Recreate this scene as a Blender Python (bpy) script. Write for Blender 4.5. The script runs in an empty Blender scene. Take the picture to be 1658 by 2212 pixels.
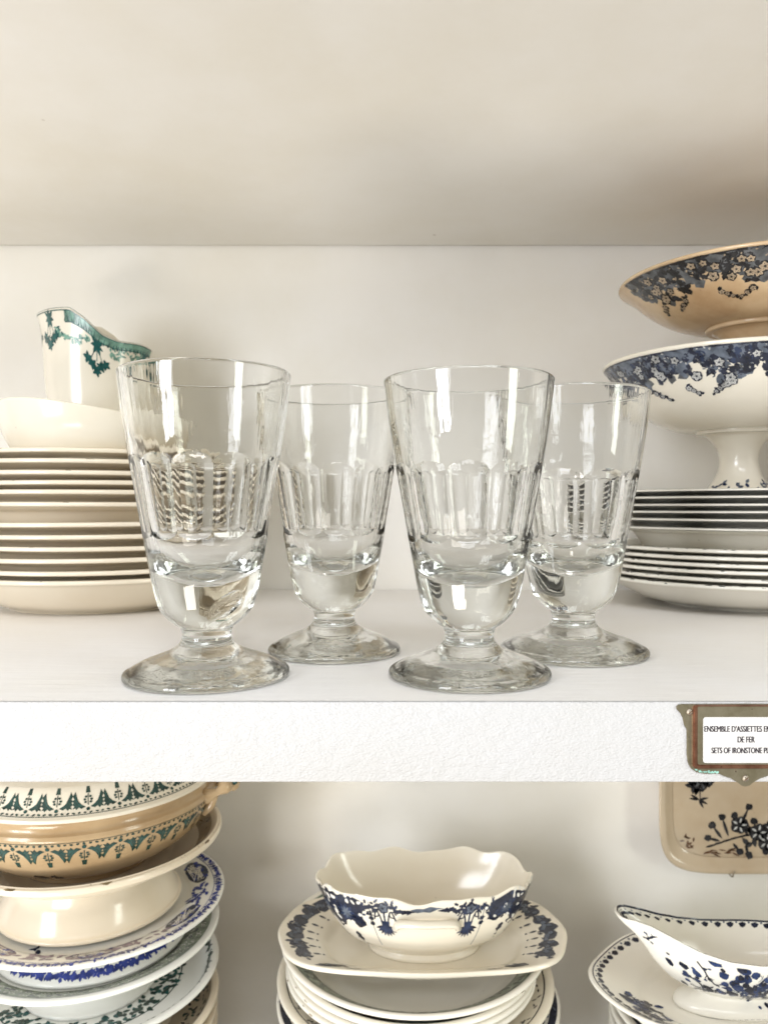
import bpy, math, random
import numpy as np
from mathutils import Vector
random.seed(7)
C = bpy.context.scene
COL = C.collection
PI = math.pi
U = 0.01            # everything below is written in centimetres

# ------------------------------------------------------------------ camera
cam = bpy.data.cameras.new('camera')
cam.sensor_fit = 'VERTICAL'; cam.sensor_height = 36; cam.sensor_width = 27
cam.lens = 1700/2212*36
cam.clip_start = 0.01; cam.clip_end = 50
cam.dof.use_dof = True; cam.dof.focus_distance = 0.385; cam.dof.aperture_fstop = 15
co = bpy.data.objects.new('camera', cam); COL.objects.link(co)
co.location = (0, 0, 8.07*U)
co.rotation_euler = (math.radians(90-0.54), 0, 0)
C.camera = co

# ------------------------------------------------------------------ world and lamps
w = bpy.data.worlds.new('World'); C.world = w; w.use_nodes = True
nt = w.node_tree; nt.nodes.clear()
out = nt.nodes.new('ShaderNodeOutputWorld'); bg = nt.nodes.new('ShaderNodeBackground')
tc = nt.nodes.new('ShaderNodeTexCoord'); sx = nt.nodes.new('ShaderNodeSeparateXYZ')
rp = nt.nodes.new('ShaderNodeValToRGB'); mp = nt.nodes.new('ShaderNodeMapRange')
nt.links.new(tc.outputs['Generated'], sx.inputs[0])
nt.links.new(sx.outputs['Z'], mp.inputs['Value']); mp.inputs['From Min'].default_value = -1; mp.inputs['From Max'].default_value = 1
nt.links.new(mp.outputs[0], rp.inputs[0]); nt.links.new(rp.outputs[0], bg.inputs[0]); nt.links.new(bg.outputs[0], out.inputs[0])
e = rp.color_ramp.elements
e[0].position = 0.0; e[0].color = (0.42, 0.36, 0.30, 1)
e[1].position = 1.0; e[1].color = (0.90, 0.88, 0.84, 1)
m_ = e.new(0.5); m_.color = (0.24, 0.225, 0.21, 1)
bg.inputs[1].default_value = 0.55

def area(name, loc, target, sx_, sy_, power, col):
    l = bpy.data.lights.new(name, 'AREA'); l.shape = 'RECTANGLE'; l.size = sx_*U; l.size_y = sy_*U
    l.energy = power; l.color = col
    o = bpy.data.objects.new(name, l); COL.objects.link(o)
    o.location = Vector(loc)*U
    d = Vector(target)-Vector(loc)
    o.rotation_euler = d.to_track_quat('-Z', 'Y').to_euler()
    return o
# two tall windows behind the camera, each seen as panes; a high one; and daylight thrown up from the floor
for dx in (-24, 24):
    for dz in (-58, 58):
        area('window_pane', (-230+dx, -245-dx*0.8, 52+dz), (0, 50, 0), 50, 108, 30, (0.92, 0.95, 1.0))
for dz in (-58, 58):
    area('window_pane', (300, -160, 52+dz), (0, 50, 0), 62, 108, 24, (0.95, 1.0, 0.90))
area('skylight', (0, -200, 215), (0, 45, 0), 170, 90, 50, (0.92, 0.95, 1.0))
area('floor_bounce', (-75, -95, -100), (12, 55, 33), 75, 60, 25, (1.0, 0.95, 0.88))

C.view_settings.view_transform = 'Standard'; C.view_settings.look = 'None'
C.view_settings.exposure = 0.07; C.view_settings.gamma = 1
C.render.engine = 'CYCLES'
cy = C.cycles
cy.max_bounces = 24; cy.transmission_bounces = 20; cy.diffuse_bounces = 5; cy.glossy_bounces = 8; cy.transparent_max_bounces = 16
cy.caustics_refractive = True; cy.caustics_reflective = False; cy.blur_glossy = 0.5
cy.use_denoising = True
cy.sample_clamp_indirect = 6

# ------------------------------------------------------------------ materials
MATS = {}
def principled(name):
    m = bpy.data.materials.new(name); m.use_nodes = True
    b = m.node_tree.nodes['Principled BSDF']; MATS[name] = m
    return m, m.node_tree, b
def N(t, kind, **kw):
    n = t.nodes.new(kind)
    for k, v in kw.items():
        if k in n.inputs: n.inputs[k].default_value = v
        else: setattr(n, k, v)
    return n
def glaze(name, c, rough=0.16, stain=None, amt=0.3, scale=9, bump=0.03, speck=0.35):
    """glazed earthenware: cream with cloudy age stains and small dark pinholes"""
    m, t, b = principled(name)
    g = N(t, 'ShaderNodeTexCoord')
    n1 = N(t, 'ShaderNodeTexNoise', Scale=scale, Detail=5.0, Roughness=0.6)
    t.links.new(g.outputs['Object'], n1.inputs['Vector'])
    r = N(t, 'ShaderNodeMapRange'); r.inputs['From Min'].default_value = 0.42; r.inputs['From Max'].default_value = 0.72
    r.inputs['To Max'].default_value = amt
    t.links.new(n1.outputs[0], r.inputs['Value'])
    mx = N(t, 'ShaderNodeMix', data_type='RGBA')
    st = stain or tuple(x*y for x, y in zip(c, (0.86, 0.78, 0.66)))
    mx.inputs['A'].default_value = (*c, 1); mx.inputs['B'].default_value = (*st, 1)
    t.links.new(r.outputs[0], mx.inputs['Factor'])
    v = N(t, 'ShaderNodeTexVoronoi', Scale=95.0); t.links.new(g.outputs['Object'], v.inputs['Vector'])
    r2 = N(t, 'ShaderNodeMapRange'); r2.inputs['From Min'].default_value = 0.03; r2.inputs['From Max'].default_value = 0.09
    r2.inputs['To Min'].default_value = speck; r2.inputs['To Max'].default_value = 0
    t.links.new(v.outputs['Distance'], r2.inputs['Value'])
    n3 = N(t, 'ShaderNodeTexNoise', Scale=30.0); t.links.new(g.outputs['Object'], n3.inputs['Vector'])
    r3 = N(t, 'ShaderNodeMapRange'); r3.inputs['From Min'].default_value = 0.6; r3.inputs['From Max'].default_value = 0.68
    t.links.new(n3.outputs[0], r3.inputs['Value'])
    mu = N(t, 'ShaderNodeMath', operation='MULTIPLY'); t.links.new(r2.outputs[0], mu.inputs[0]); t.links.new(r3.outputs[0], mu.inputs[1])
    mx2 = N(t, 'ShaderNodeMix', data_type='RGBA'); mx2.inputs['B'].default_value = (0.12, 0.08, 0.05, 1)
    t.links.new(mx.outputs['Result'], mx2.inputs['A']); t.links.new(mu.outputs[0], mx2.inputs['Factor'])
    t.links.new(mx2.outputs['Result'], b.inputs['Base Color'])
    b.inputs['Roughness'].default_value = rough; b.inputs['Specular IOR Level'].default_value = 0.5
    b.inputs['Subsurface Weight'].default_value = 0.0
    n2 = N(t, 'ShaderNodeTexNoise', Scale=28.0, Detail=2.0); t.links.new(g.outputs['Object'], n2.inputs['Vector'])
    bp = N(t, 'ShaderNodeBump', Strength=bump*4, Distance=0.002); t.links.new(n2.outputs[0], bp.inputs['Height'])
    t.links.new(bp.outputs[0], b.inputs['Normal'])
    return m
def ink(name, c, var=0.35, rough=0.2):
    m, t, b = principled(name)
    g = N(t, 'ShaderNodeTexCoord')
    n1 = N(t, 'ShaderNodeTexNoise', Scale=160.0, Detail=3.0); t.links.new(g.outputs['Object'], n1.inputs['Vector'])
    r = N(t, 'ShaderNodeMapRange'); r.inputs['From Min'].default_value = 0.35; r.inputs['From Max'].default_value = 0.65
    t.links.new(n1.outputs[0], r.inputs['Value'])
    mx = N(t, 'ShaderNodeMix', data_type='RGBA')
    mx.inputs['A'].default_value = (*[x*(1-var) for x in c], 1); mx.inputs['B'].default_value = (*[min(1, x*(1+var)+0.01) for x in c], 1)
    t.links.new(r.outputs[0], mx.inputs['Factor']); t.links.new(mx.outputs['Result'], b.inputs['Base Color'])
    b.inputs['Roughness'].default_value = rough
    return m
glaze('ivory', (0.78, 0.70, 0.565), amt=0.35)
glaze('cream', (0.77, 0.72, 0.61), amt=0.35)
glaze('white_glaze', (0.80, 0.77, 0.69), amt=0.12)
glaze('cool_white', (0.80, 0.80, 0.76), amt=0.1)
glaze('tray_tan', (0.52, 0.425, 0.305), stain=(0.42, 0.31, 0.19), amt=0.7, scale=14)
glaze('tan', (0.62, 0.45, 0.28), stain=(0.45, 0.29, 0.15), amt=0.7, scale=14)
glaze('tan_light', (0.50, 0.37, 0.22), stain=(0.33, 0.21, 0.10), amt=0.75, scale=12)
glaze('stained', (0.64, 0.48, 0.30), stain=(0.34, 0.19, 0.08), amt=0.85, scale=15)
glaze('grey_green', (0.36, 0.38, 0.30), amt=0.3, scale=60)
glaze('brown_grey', (0.42, 0.36, 0.27), amt=0.5, scale=40)
ink('navy', (0.010, 0.014, 0.032)); ink('blue', (0.016, 0.028, 0.068)); ink('mid_blue', (0.10, 0.12, 0.155)); ink('cobalt', (0.014, 0.032, 0.10)); ink('slate', (0.095, 0.10, 0.105))
ink('bright_blue', (0.022, 0.040, 0.22)); ink('mauve', (0.25, 0.20, 0.24)); ink('teal', (0.010, 0.075, 0.070)); ink('teal_light', (0.15, 0.28, 0.22))
ink('dark_green', (0.015, 0.045, 0.035)); ink('sage', (0.22, 0.25, 0.19)); ink('black_ink', (0.012, 0.012, 0.014)); ink('pale', (0.70, 0.68, 0.62), 0.08)
ink('pale_grey', (0.46, 0.46, 0.44), 0.3); ink('brown_ink', (0.10, 0.05, 0.025)); ink('pale_tan', (0.40, 0.31, 0.21), 0.25); ink('dirt', (0.22, 0.16, 0.08), 0.5)

def paint(name, c, rough, kind):
    m, t, b = principled(name)
    g = N(t, 'ShaderNodeTexCoord')
    n1 = N(t, 'ShaderNodeTexNoise', Scale=5.0, Detail=6.0, Roughness=0.6); t.links.new(g.outputs['Object'], n1.inputs['Vector'])
    mx = N(t, 'ShaderNodeMix', data_type='RGBA')
    mx.inputs['A'].default_value = (*c, 1); mx.inputs['B'].default_value = (c[0]*0.93, c[1]*0.91, c[2]*0.86, 1)
    r = N(t, 'ShaderNodeMapRange'); r.inputs['From Min'].default_value = 0.4; r.inputs['From Max'].default_value = 0.7
    t.links.new(n1.outputs[0], r.inputs['Value']); t.links.new(r.outputs[0], mx.inputs['Factor'])
    # scuffs and specks
    v = N(t, 'ShaderNodeTexVoronoi', Scale=16.0); t.links.new(g.outputs['Object'], v.inputs['Vector'])
    r2 = N(t, 'ShaderNodeMapRange'); r2.inputs['From Min'].default_value = 0.012; r2.inputs['From Max'].default_value = 0.03
    r2.inputs['To Min'].default_value = 0.6; r2.inputs['To Max'].default_value = 0
    t.links.new(v.outputs['Distance'], r2.inputs['Value'])
    mx2 = N(t, 'ShaderNodeMix', data_type='RGBA'); mx2.inputs['B'].default_value = (0.3, 0.24, 0.17, 1)
    t.links.new(mx.outputs['Result'], mx2.inputs['A']); t.links.new(r2.outputs[0], mx2.inputs['Factor'])
    t.links.new(mx2.outputs['Result'], b.inputs['Base Color'])
    b.inputs['Roughness'].default_value = rough
    if kind == 'stipple':
        mpp = N(t, 'ShaderNodeMapping'); mpp.inputs['Rotation'].default_value = (0, math.radians(35), 0); mpp.inputs['Scale'].default_value = (1, 1, 1.7)
        t.links.new(g.outputs['Object'], mpp.inputs['Vector'])
        a = N(t, 'ShaderNodeTexNoise', Scale=760.0, Detail=2.0, Roughness=0.55); t.links.new(mpp.outputs[0], a.inputs['Vector'])
        a2 = N(t, 'ShaderNodeTexNoise', Scale=210.0, Detail=2.0); t.links.new(mpp.outputs[0], a2.inputs['Vector'])
        ad = N(t, 'ShaderNodeMath', operation='ADD'); t.links.new(a.outputs[0], ad.inputs[0]); t.links.new(a2.outputs[0], ad.inputs[1])
        bp = N(t, 'ShaderNodeBump', Strength=0.55, Distance=0.0011); t.links.new(ad.outputs[0], bp.inputs['Height'])
    else:
        mpp = N(t, 'ShaderNodeMapping'); mpp.inputs['Scale'].default_value = (1, 6, 1) if kind == 'brush' else (1, 1, 1)
        t.links.new(g.outputs['Object'], mpp.inputs['Vector'])
        a = N(t, 'ShaderNodeTexNoise', Scale=40.0, Detail=5.0); t.links.new(mpp.outputs[0], a.inputs['Vector'])
        bp = N(t, 'ShaderNodeBump', Strength=0.25, Distance=0.0012); t.links.new(a.outputs[0], bp.inputs['Height'])
    t.links.new(bp.outputs[0], b.inputs['Normal'])
    return m
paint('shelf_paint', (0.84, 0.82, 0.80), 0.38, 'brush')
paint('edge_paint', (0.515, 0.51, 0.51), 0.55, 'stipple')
paint('wall_paint', (0.83, 0.805, 0.755), 0.6, 'plain')
paint('under_paint', (0.80, 0.78, 0.74), 0.5, 'plain')

def glass():
    m, t, b = principled('glass')
    b.inputs['Base Color'].default_value = (0.985, 0.99, 0.985, 1)
    b.inputs['Transmission Weight'].default_value = 1.0; b.inputs['Roughness'].default_value = 0.0; b.inputs['IOR'].default_value = 1.51
    g = N(t, 'ShaderNodeTexCoord')
    mpp = N(t, 'ShaderNodeMapping'); mpp.inputs['Scale'].default_value = (1, 1, 0.07); t.links.new(g.outputs['Object'], mpp.inputs['Vector'])
    a = N(t, 'ShaderNodeTexNoise', Scale=150.0, Detail=3.0); t.links.new(mpp.outputs[0], a.inputs['Vector'])
    bp = N(t, 'ShaderNodeBump', Strength=0.26, Distance=0.0008); t.links.new(a.outputs[0], bp.inputs['Height'])
    t.links.new(bp.outputs[0], b.inputs['Normal'])
    va = N(t, 'ShaderNodeVolumeAbsorption'); va.inputs['Color'].default_value = (0.74, 0.76, 0.71, 1); va.inputs['Density'].default_value = 11
    t.links.new(va.outputs[0], t.nodes['Material Output'].inputs['Volume'])
glass()
def metal(name, c1, c2, c3, rough):
    m, t, b = principled(name)
    g = N(t, 'ShaderNodeTexCoord')
    a = N(t, 'ShaderNodeTexNoise', Scale=90.0, Detail=6.0, Roughness=0.7); t.links.new(g.outputs['Object'], a.inputs['Vector'])
    r = N(t, 'ShaderNodeValToRGB'); el = r.color_ramp.elements
    el[0].position = 0.38; el[0].color = (*c1, 1); el[1].position = 0.6; el[1].color = (*c2, 1)
    x = el.new(0.72); x.color = (*c3, 1); t.links.new(a.outputs[0], r.inputs[0])
    v = N(t, 'ShaderNodeTexNoise', Scale=700.0, Detail=2.0); t.links.new(g.outputs['Object'], v.inputs['Vector'])
    r2 = N(t, 'ShaderNodeMapRange'); r2.inputs['From Min'].default_value = 0.68; r2.inputs['From Max'].default_value = 0.74; t.links.new(v.outputs[0], r2.inputs['Value'])
    mx = N(t, 'ShaderNodeMix', data_type='RGBA'); mx.inputs['B'].default_value = (0.05, 0.03, 0.02, 1)
    t.links.new(r.outputs[0], mx.inputs['A']); t.links.new(r2.outputs[0], mx.inputs['Factor'])
    t.links.new(mx.outputs['Result'], b.inputs['Base Color'])
    b.inputs['Metallic'].default_value = 0.85; b.inputs['Roughness'].default_value = rough
    bp = N(t, 'ShaderNodeBump', Strength=0.2, Distance=0.0004); t.links.new(a.outputs[0], bp.inputs['Height']); t.links.new(bp.outputs[0], b.inputs['Normal'])
metal('old_brass', (0.27, 0.235, 0.15), (0.36, 0.32, 0.225), (0.40, 0.26, 0.17), 0.45)
metal('copper', (0.20, 0.09, 0.055), (0.36, 0.19, 0.12), (0.10, 0.045, 0.03), 0.4)
metal('screw_metal', (0.30, 0.25, 0.19), (0.42, 0.37, 0.30), (0.15, 0.11, 0.08), 0.45)
ink('verdigris', (0.26, 0.50, 0.42), 0.3, 0.6)
ink('card', (0.62, 0.60, 0.58), 0.02, 0.6); ink('print_ink', (0.025, 0.02, 0.025), 0.1, 0.6)

# ------------------------------------------------------------------ object helpers
def tag(o, label=None, cat=None, group=None, kind=None):
    if label: o['label'] = label
    if cat: o['category'] = cat
    if group: o['group'] = group
    if kind: o['kind'] = kind
    return o
def empty(name, loc, rz=0):
    o = bpy.data.objects.new(name, None); COL.objects.link(o); o.empty_display_size = 0.02
    o.location = Vector(loc)*U; o.rotation_euler = (0, 0, rz); return o
def build(name, V, F, MI, mats, parent=None, loc=(0, 0, 0), rz=0, sharp=40, smooth=True):
    me = bpy.data.meshes.new(name)
    me.from_pydata([tuple(float(c)*U for c in v) for v in V], [], F)
    for m in mats: me.materials.append(MATS[m])
    if MI is not None: me.polygons.foreach_set('material_index', MI)
    if smooth:
        me.polygons.foreach_set('use_smooth', [True]*len(F)); me.set_sharp_from_angle(angle=math.radians(sharp))
    me.update()
    o = bpy.data.objects.new(name, me); COL.objects.link(o)
    o.location = Vector(loc)*U; o.rotation_euler = (0, 0, rz)
    if parent: o.parent = parent
    return o
def box(name, x0, x1, y0, y1, z0, z1, mat, parent=None, bev=0.12):
    import bmesh
    bm = bmesh.new(); bmesh.ops.create_cube(bm, size=1)
    cx, cyy, cz = (x0+x1)/2, (y0+y1)/2, (z0+z1)/2
    for v in bm.verts:
        v.co = Vector((v.co.x*(x1-x0), v.co.y*(y1-y0), v.co.z*(z1-z0)))*U
    if bev: bmesh.ops.bevel(bm, geom=list(bm.edges), offset=bev*U, segments=3, affect='EDGES', profile=0.5)
    me = bpy.data.meshes.new(name); bm.to_mesh(me); bm.free(); me.materials.append(MATS[mat])
    me.polygons.foreach_set('use_smooth', [True]*len(me.polygons)); me.set_sharp_from_angle(angle=math.radians(35))
    o = bpy.data.objects.new(name, me); COL.objects.link(o); o.location = (cx*U, cyy*U, cz*U)
    if parent: o.parent = parent
    return o

def crom(pts, k=8):
    """Catmull-Rom through the points; a doubled point makes a corner"""
    P = [np.array(p, float) for p in pts]; outp = []
    segs = []; cur = [P[0]]
    for p in P[1:]:
        if np.allclose(p, cur[-1]): segs.append(cur); cur = [p]
        else: cur.append(p)
    segs.append(cur)
    for s in segs:
        if len(s) == 1: continue
        s = [2*s[0]-s[1]]+s+[2*s[-1]-s[-2]]
        for i in range(1, len(s)-2):
            a, b, c, d = s[i-1:i+3]
            for j in range(k):
                t = j/k
                outp.append(0.5*((2*b)+(-a+c)*t+(2*a-5*b+4*c-d)*t*t+(-a+3*b-3*c+d)*t**3))
        outp.append(s[-2])
    o = [outp[0]]
    for p in outp[1:]:
        if np.linalg.norm(p-o[-1]) > 1e-4: o.append(p)
    o = np.array(o); o[:, 0] = np.maximum(o[:, 0], 0.0)
    return o

class Surf:
    """surface of revolution (optionally deformed) with drawn-on decoration"""
    def __init__(s, prof, na=96, k=6, deform=None):
        s.p = crom(prof, k); d = np.linalg.norm(np.diff(s.p, axis=0), axis=1)
        s.t = np.concatenate([[0], np.cumsum(d)]); s.L = s.t[-1]; s.na = na; s.deform = deform
        s.V = []; s.F = []; s.MI = []; s.mats = []; s.gs = 1.0; s.tmin = 0.01; s.tmax = s.L-0.01
        s.rmax_t = s.t[int(np.argmax(s.p[:, 0]))]
        s.top_t = s.t[int(np.argmax(s.p[:, 1]))]
    def P(s, a, t):
        r = float(np.interp(t, s.t, s.p[:, 0])); z = float(np.interp(t, s.t, s.p[:, 1]))
        if s.deform: return np.array(s.deform(r, a, z))
        return np.array((r*math.cos(a), r*math.sin(a), z))
    def fr(s, a, t):
        h = 1e-3
        p = s.P(a, t); da = (s.P(a+h, t)-s.P(a-h, t))/(2*h); dt = (s.P(a, min(t+0.02, s.L))-s.P(a, max(t-0.02, 0)))/0.04
        n = np.cross(da, dt); ln = np.linalg.norm(n); n = n/ln if ln > 1e-9 else np.array((0, 0, 1.0))
        return p, np.linalg.norm(da), max(np.linalg.norm(dt), 0.2), n
    def mi(s, m):
        if m not in s.mats: s.mats.append(m)
        return s.mats.index(m)
    def body(s, mat):
        k = s.mi(mat); b = len(s.V); n = len(s.t)
        for i in range(n):
            for j in range(s.na):
                s.V.append(s.P(2*PI*j/s.na, s.t[i]))
        for i in range(n-1):
            for j in range(s.na):
                j2 = (j+1) % s.na
                s.F.append((b+i*s.na+j, b+i*s.na+j2, b+(i+1)*s.na+j2, b+(i+1)*s.na+j)); s.MI.append(k)
        for i, fl in ((0, 1), (n-1, 0)):
            if s.p[i, 0] > 0.001:
                f = [b+i*s.na+j for j in range(s.na)]
                s.F.append(tuple(f[::-1] if fl else f)); s.MI.append(k)
    def poly(s, a0, t0, pts, mat, lay=0, rot=0.0, sc=1.0, fan=True):
        sc = sc*s.gs
        p0, ra, rt, n0 = s.fr(a0, t0); cr, sr = math.cos(rot), math.sin(rot); k = s.mi(mat); b = len(s.V)
        ra = max(ra, 0.3); off = 0.012+0.007*lay
        def put(x, y):
            X = (x*cr-y*sr)*sc; Y = (x*sr+y*cr)*sc
            a = a0+X/ra; t = min(max(t0+Y/rt, s.tmin), s.tmax)
            p, _, _, n = s.fr(a, t); s.V.append(p+n*off)
        if fan:
            cx = sum(p[0] for p in pts)/len(pts); cy_ = sum(p[1] for p in pts)/len(pts); m = len(pts)
            ext = max(math.hypot(x-cx, y-cy_) for x, y in pts)*sc; nr = max(1, int(math.ceil(ext/0.4)))
            put(cx, cy_)
            for q in range(1, nr+1):
                u = q/nr
                for x, y in pts: put(cx+(x-cx)*u, cy_+(y-cy_)*u)
            for i in range(m): s.F.append((b, b+1+i, b+1+(i+1) % m)); s.MI.append(k)
            for q in range(nr-1):
                o = b+1+q*m
                for i in range(m): s.F.append((o+i, o+m+i, o+m+(i+1) % m, o+(i+1) % m)); s.MI.append(k)
        else:
            for x, y in pts: put(x, y)
            m = len(pts)//2
            for i in range(m-1): s.F.append((b+2*i, b+2*i+1, b+2*i+3, b+2*i+2)); s.MI.append(k)
    # --- little drawing vocabulary
    def blob(s, a, t, rx, ry, mat, lay=0, rot=0, n=9, jag=0.15, at=(0, 0)):
        pts = []
        for i in range(n):
            q = 2*PI*i/n; f = 1+random.uniform(-jag, jag)
            pts.append((at[0]+rx*f*math.cos(q), at[1]+ry*f*math.sin(q)))
        s.poly(a, t, pts, mat, lay, rot)
    def leaf(s, a, t, at, ang, ln, wd, mat, lay=0, rot=0, serr=0.0):
        pts = []; n = 5; c, d = math.cos(ang), math.sin(ang)
        for sd in (1, -1):
            rng = range(n+1) if sd == 1 else range(n-1, 0, -1)
            for i in rng:
                u = i/n; hw = wd*math.sin(PI*u**0.8)*0.5*(1+(serr if i % 2 else -serr))
                x, y = u*ln, sd*hw
                pts.append((at[0]+x*c-y*d, at[1]+x*d+y*c))
        s.poly(a, t, pts, mat, lay, rot)
    def line(s, a, t, P, wdt, mat, lay=0, rot=0):
        pts = []
        for i, p in enumerate(P):
            q = P[min(i+1, len(P)-1)]; o = P[max(i-1, 0)]
            dx, dy = q[0]-o[0], q[1]-o[1]; l = math.hypot(dx, dy) or 1
            nx, ny = -dy/l*wdt/2, dx/l*wdt/2
            pts += [(p[0]+nx, p[1]+ny), (p[0]-nx, p[1]-ny)]
        s.poly(a, t, pts, mat, lay, rot, fan=False)
    def flower(s, a, t, at, R, pm, om, lay=2, n=5, rot=0):
        ph = random.uniform(0, PI)
        s.blob(a, t, R*1.02, R*1.02, om, lay, rot, 9, 0.1, at)
        for i in range(n):
            q = ph+2*PI*i/n
            c = (at[0]+R*0.62*math.cos(q), at[1]+R*0.62*math.sin(q))
            s.blob(a, t, R*0.40, R*0.40, om, lay+1, rot, 7, 0.05, c)
            s.leaf(a, t, (at[0]+R*0.16*math.cos(q), at[1]+R*0.16*math.sin(q)), q, R*0.74, R*0.62, pm, lay+2, rot)
            s.line(a, t, [(at[0]+R*0.3*math.cos(q), at[1]+R*0.3*math.sin(q)), (at[0]+R*0.62*math.cos(q), at[1]+R*0.62*math.sin(q))], R*0.07, om, lay+3, rot)
        s.blob(a, t, R*0.14, R*0.14, om, lay+3, rot, 6, 0, at)
    def band(s, a0, a1, t0, t1, mat, lay=0, n=None, wob=0.0):
        k = s.mi(mat); b = len(s.V); n = n or max(4, int(abs(a1-a0)/0.06)); off = 0.012+0.007*lay
        nt_ = max(1, int(abs(t1-t0)/0.5)); sgn = t1 > t0
        for i in range(n+1):
            a = a0+(a1-a0)*i/n; wv = random.uniform(-wob, wob)
            for j in range(nt_+1):
                u = j/nt_; t = t0+(t1-t0)*u+(wv if j == nt_ else 0)
                p, _, _, nn = s.fr(a, min(max(t, 0.01), s.L-0.01)); s.V.append(p+nn*off)
        for i in range(n):
            for j in range(nt_):
                q = b+i*(nt_+1)+j
                f = (q, q+nt_+1, q+nt_+2, q+1)
                s.F.append(f if sgn else f[::-1]); s.MI.append(k)
    def make(s, name, parent=None, loc=(0, 0, 0), rz=0, sharp=40):
        return build(name, s.V, s.F, s.MI, s.mats, parent, loc, rz, sharp)

# ------------------------------------------------------------------ the shelves and wall
wall = box('back_wall', -150, 150, 75, 80, -70, 70, 'wall_paint', bev=0)
tag(wall, 'off white painted wall behind the shelves', 'wall', kind='structure')
sh = box('shelf_board', -100, 100, 32.25, 74.6, -3.24, 0, 'shelf_paint', bev=0.05)
tag(sh, 'white painted shelf board that carries the four glasses', 'shelf')
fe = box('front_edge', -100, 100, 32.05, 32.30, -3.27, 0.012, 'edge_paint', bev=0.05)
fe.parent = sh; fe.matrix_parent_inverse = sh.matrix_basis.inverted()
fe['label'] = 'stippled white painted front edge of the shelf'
us = box('shelf_board', -100, 100, 30, 74.7, 32.6, 36, 'under_paint', bev=0.1)
tag(us, 'pale grey underside of the shelf above the glasses', 'shelf')
ls = box('shelf_board', -100, 100, 30, 74.8, -46, -42.5, 'under_paint', bev=0.1)
tag(ls, 'lowest white shelf board under the stacks of patterned dishes', 'shelf')

up_ = box('shade_panel', 45, 48, 33, 74.7, 0.02, 32.55, 'under_paint', bev=0.1)  # unseen panel, added to block light coming in from the right
tag(up_, 'white upright panel added out of view to darken the right end of the shelf', 'shade panel')
# ------------------------------------------------------------------ plates
def plate_prof(r, h, well, foot, lip=0.36, th=0.42, flat=False):
    """foot ring at z=0, rim top at z=h, centre of the plate top at z=well"""
    wt = well
    if flat:
        fl = r-2.3; b = h-lip
        return [(0, 0.12), (foot-0.55, 0.12), (foot-0.45, 0.0), (foot-0.1, 0.0), (foot, 0.1), (foot+0.25, 0.22), (foot+(fl-foot)*0.6, b*0.40), (fl, b-0.55), (fl+0.5, b-0.26),
                (r-0.5, b-0.03), (r-0.07, b+0.02), (r, h-lip*0.5), (r-0.07, h-0.04), (r-0.25, h), (r-0.6, h-0.05), (fl+0.5, b-0.26+th), (fl-0.05, b-0.55+th), (foot+(fl-foot)*0.3, wt+0.2), (foot-0.6, wt), (foot*0.5, wt), (0, wt)]
    fl = r-(r-foot)*0.42
    fz = h*(0.52)
    return [(0, 0.12), (foot-0.55, 0.12), (foot-0.45, 0.0), (foot-0.1, 0.0), (foot, 0.1), (foot+0.25, 0.22), (foot+(fl-foot)*0.6, fz*0.45), (fl, fz*0.88),
            (fl+(r-fl)*0.5, fz+(h-fz)*0.36), (r-0.35, h-lip-0.12), (r-0.05, h-lip+0.02), (r, h-lip*0.5), (r-0.07, h-0.04), (r-0.25, h),
            (r-0.6, h-0.08), (fl+(r-fl)*0.5, fz+(h-fz)*0.36+th), (fl, fz*0.88+th), (foot+(fl-foot)*0.3, wt+0.15), (foot-0.6, wt), (foot*0.5, wt), (0, wt)]
def worn_rim(S, n=26, mat='dirt', w=0.05):
    for i in range(n):
        a = random.uniform(PI*0.95, PI*2.05); l = random.uniform(0.01, 0.05)
        t = S.top_t-random.uniform(0.12, 0.3)
        S.band(a, a+l, t, t+random.uniform(0.03, w+0.03), mat, 0, 3, 0.02)

# left stack : twelve ivory plates
lx, ly = -23.0, 64.3
rims = [2.79, 3.5, 4.3, 5.17, 5.96, 6.82, 8.24, 9.09, 9.74, 10.47, 11.27, 12.0]
bases = [0, .8, 1.55, 2.4, 3.2, 4.0, 5.1, 6.0, 6.75, 7.5, 8.3, 9.1]
words = ['deep curved bottom plate of the ivory stack, resting on the shelf', 'second ivory plate from the bottom of the left stack', 'third ivory plate from the bottom of the left stack',
         'fourth ivory plate from the bottom of the left stack', 'fifth ivory plate from the bottom of the left stack', 'ivory plate just under the deep soup plate in the left stack',
         'deep ivory soup plate with the widest gap below its rim, mid stack', 'ivory plate lying just on top of the deep soup plate', 'fourth ivory plate from the top of the left stack',
         'third ivory plate from the top of the left stack', 'second ivory plate from the top of the left stack', 'topmost ivory plate with worn rim, under the plain white bowl']
for i in range(12):
    well = (bases[i+1]-bases[i]) if i < 11 else 0.75
    r = 10.62+random.uniform(-0.1, 0.08)
    S = Surf(plate_prof(r, rims[i]-bases[i], max(well-0.02, 0.55), 6.6 if i else 6.9, lip=0.33, th=0.2, flat=i > 0), na=112, k=4)
    S.body('ivory'); worn_rim(S, 3)
    o = S.make('ivory_plate', loc=(lx+random.uniform(-0.12, 0.12), ly+random.uniform(-0.1, 0.1), bases[i]), rz=random.uniform(-0.3, 0.3))
    o.rotation_euler.x = random.uniform(-.004, .004); o.rotation_euler.y = random.uniform(-.005, .005)
    tag(o, words[i], 'plate', 'stacked ivory plates on the left')

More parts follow.
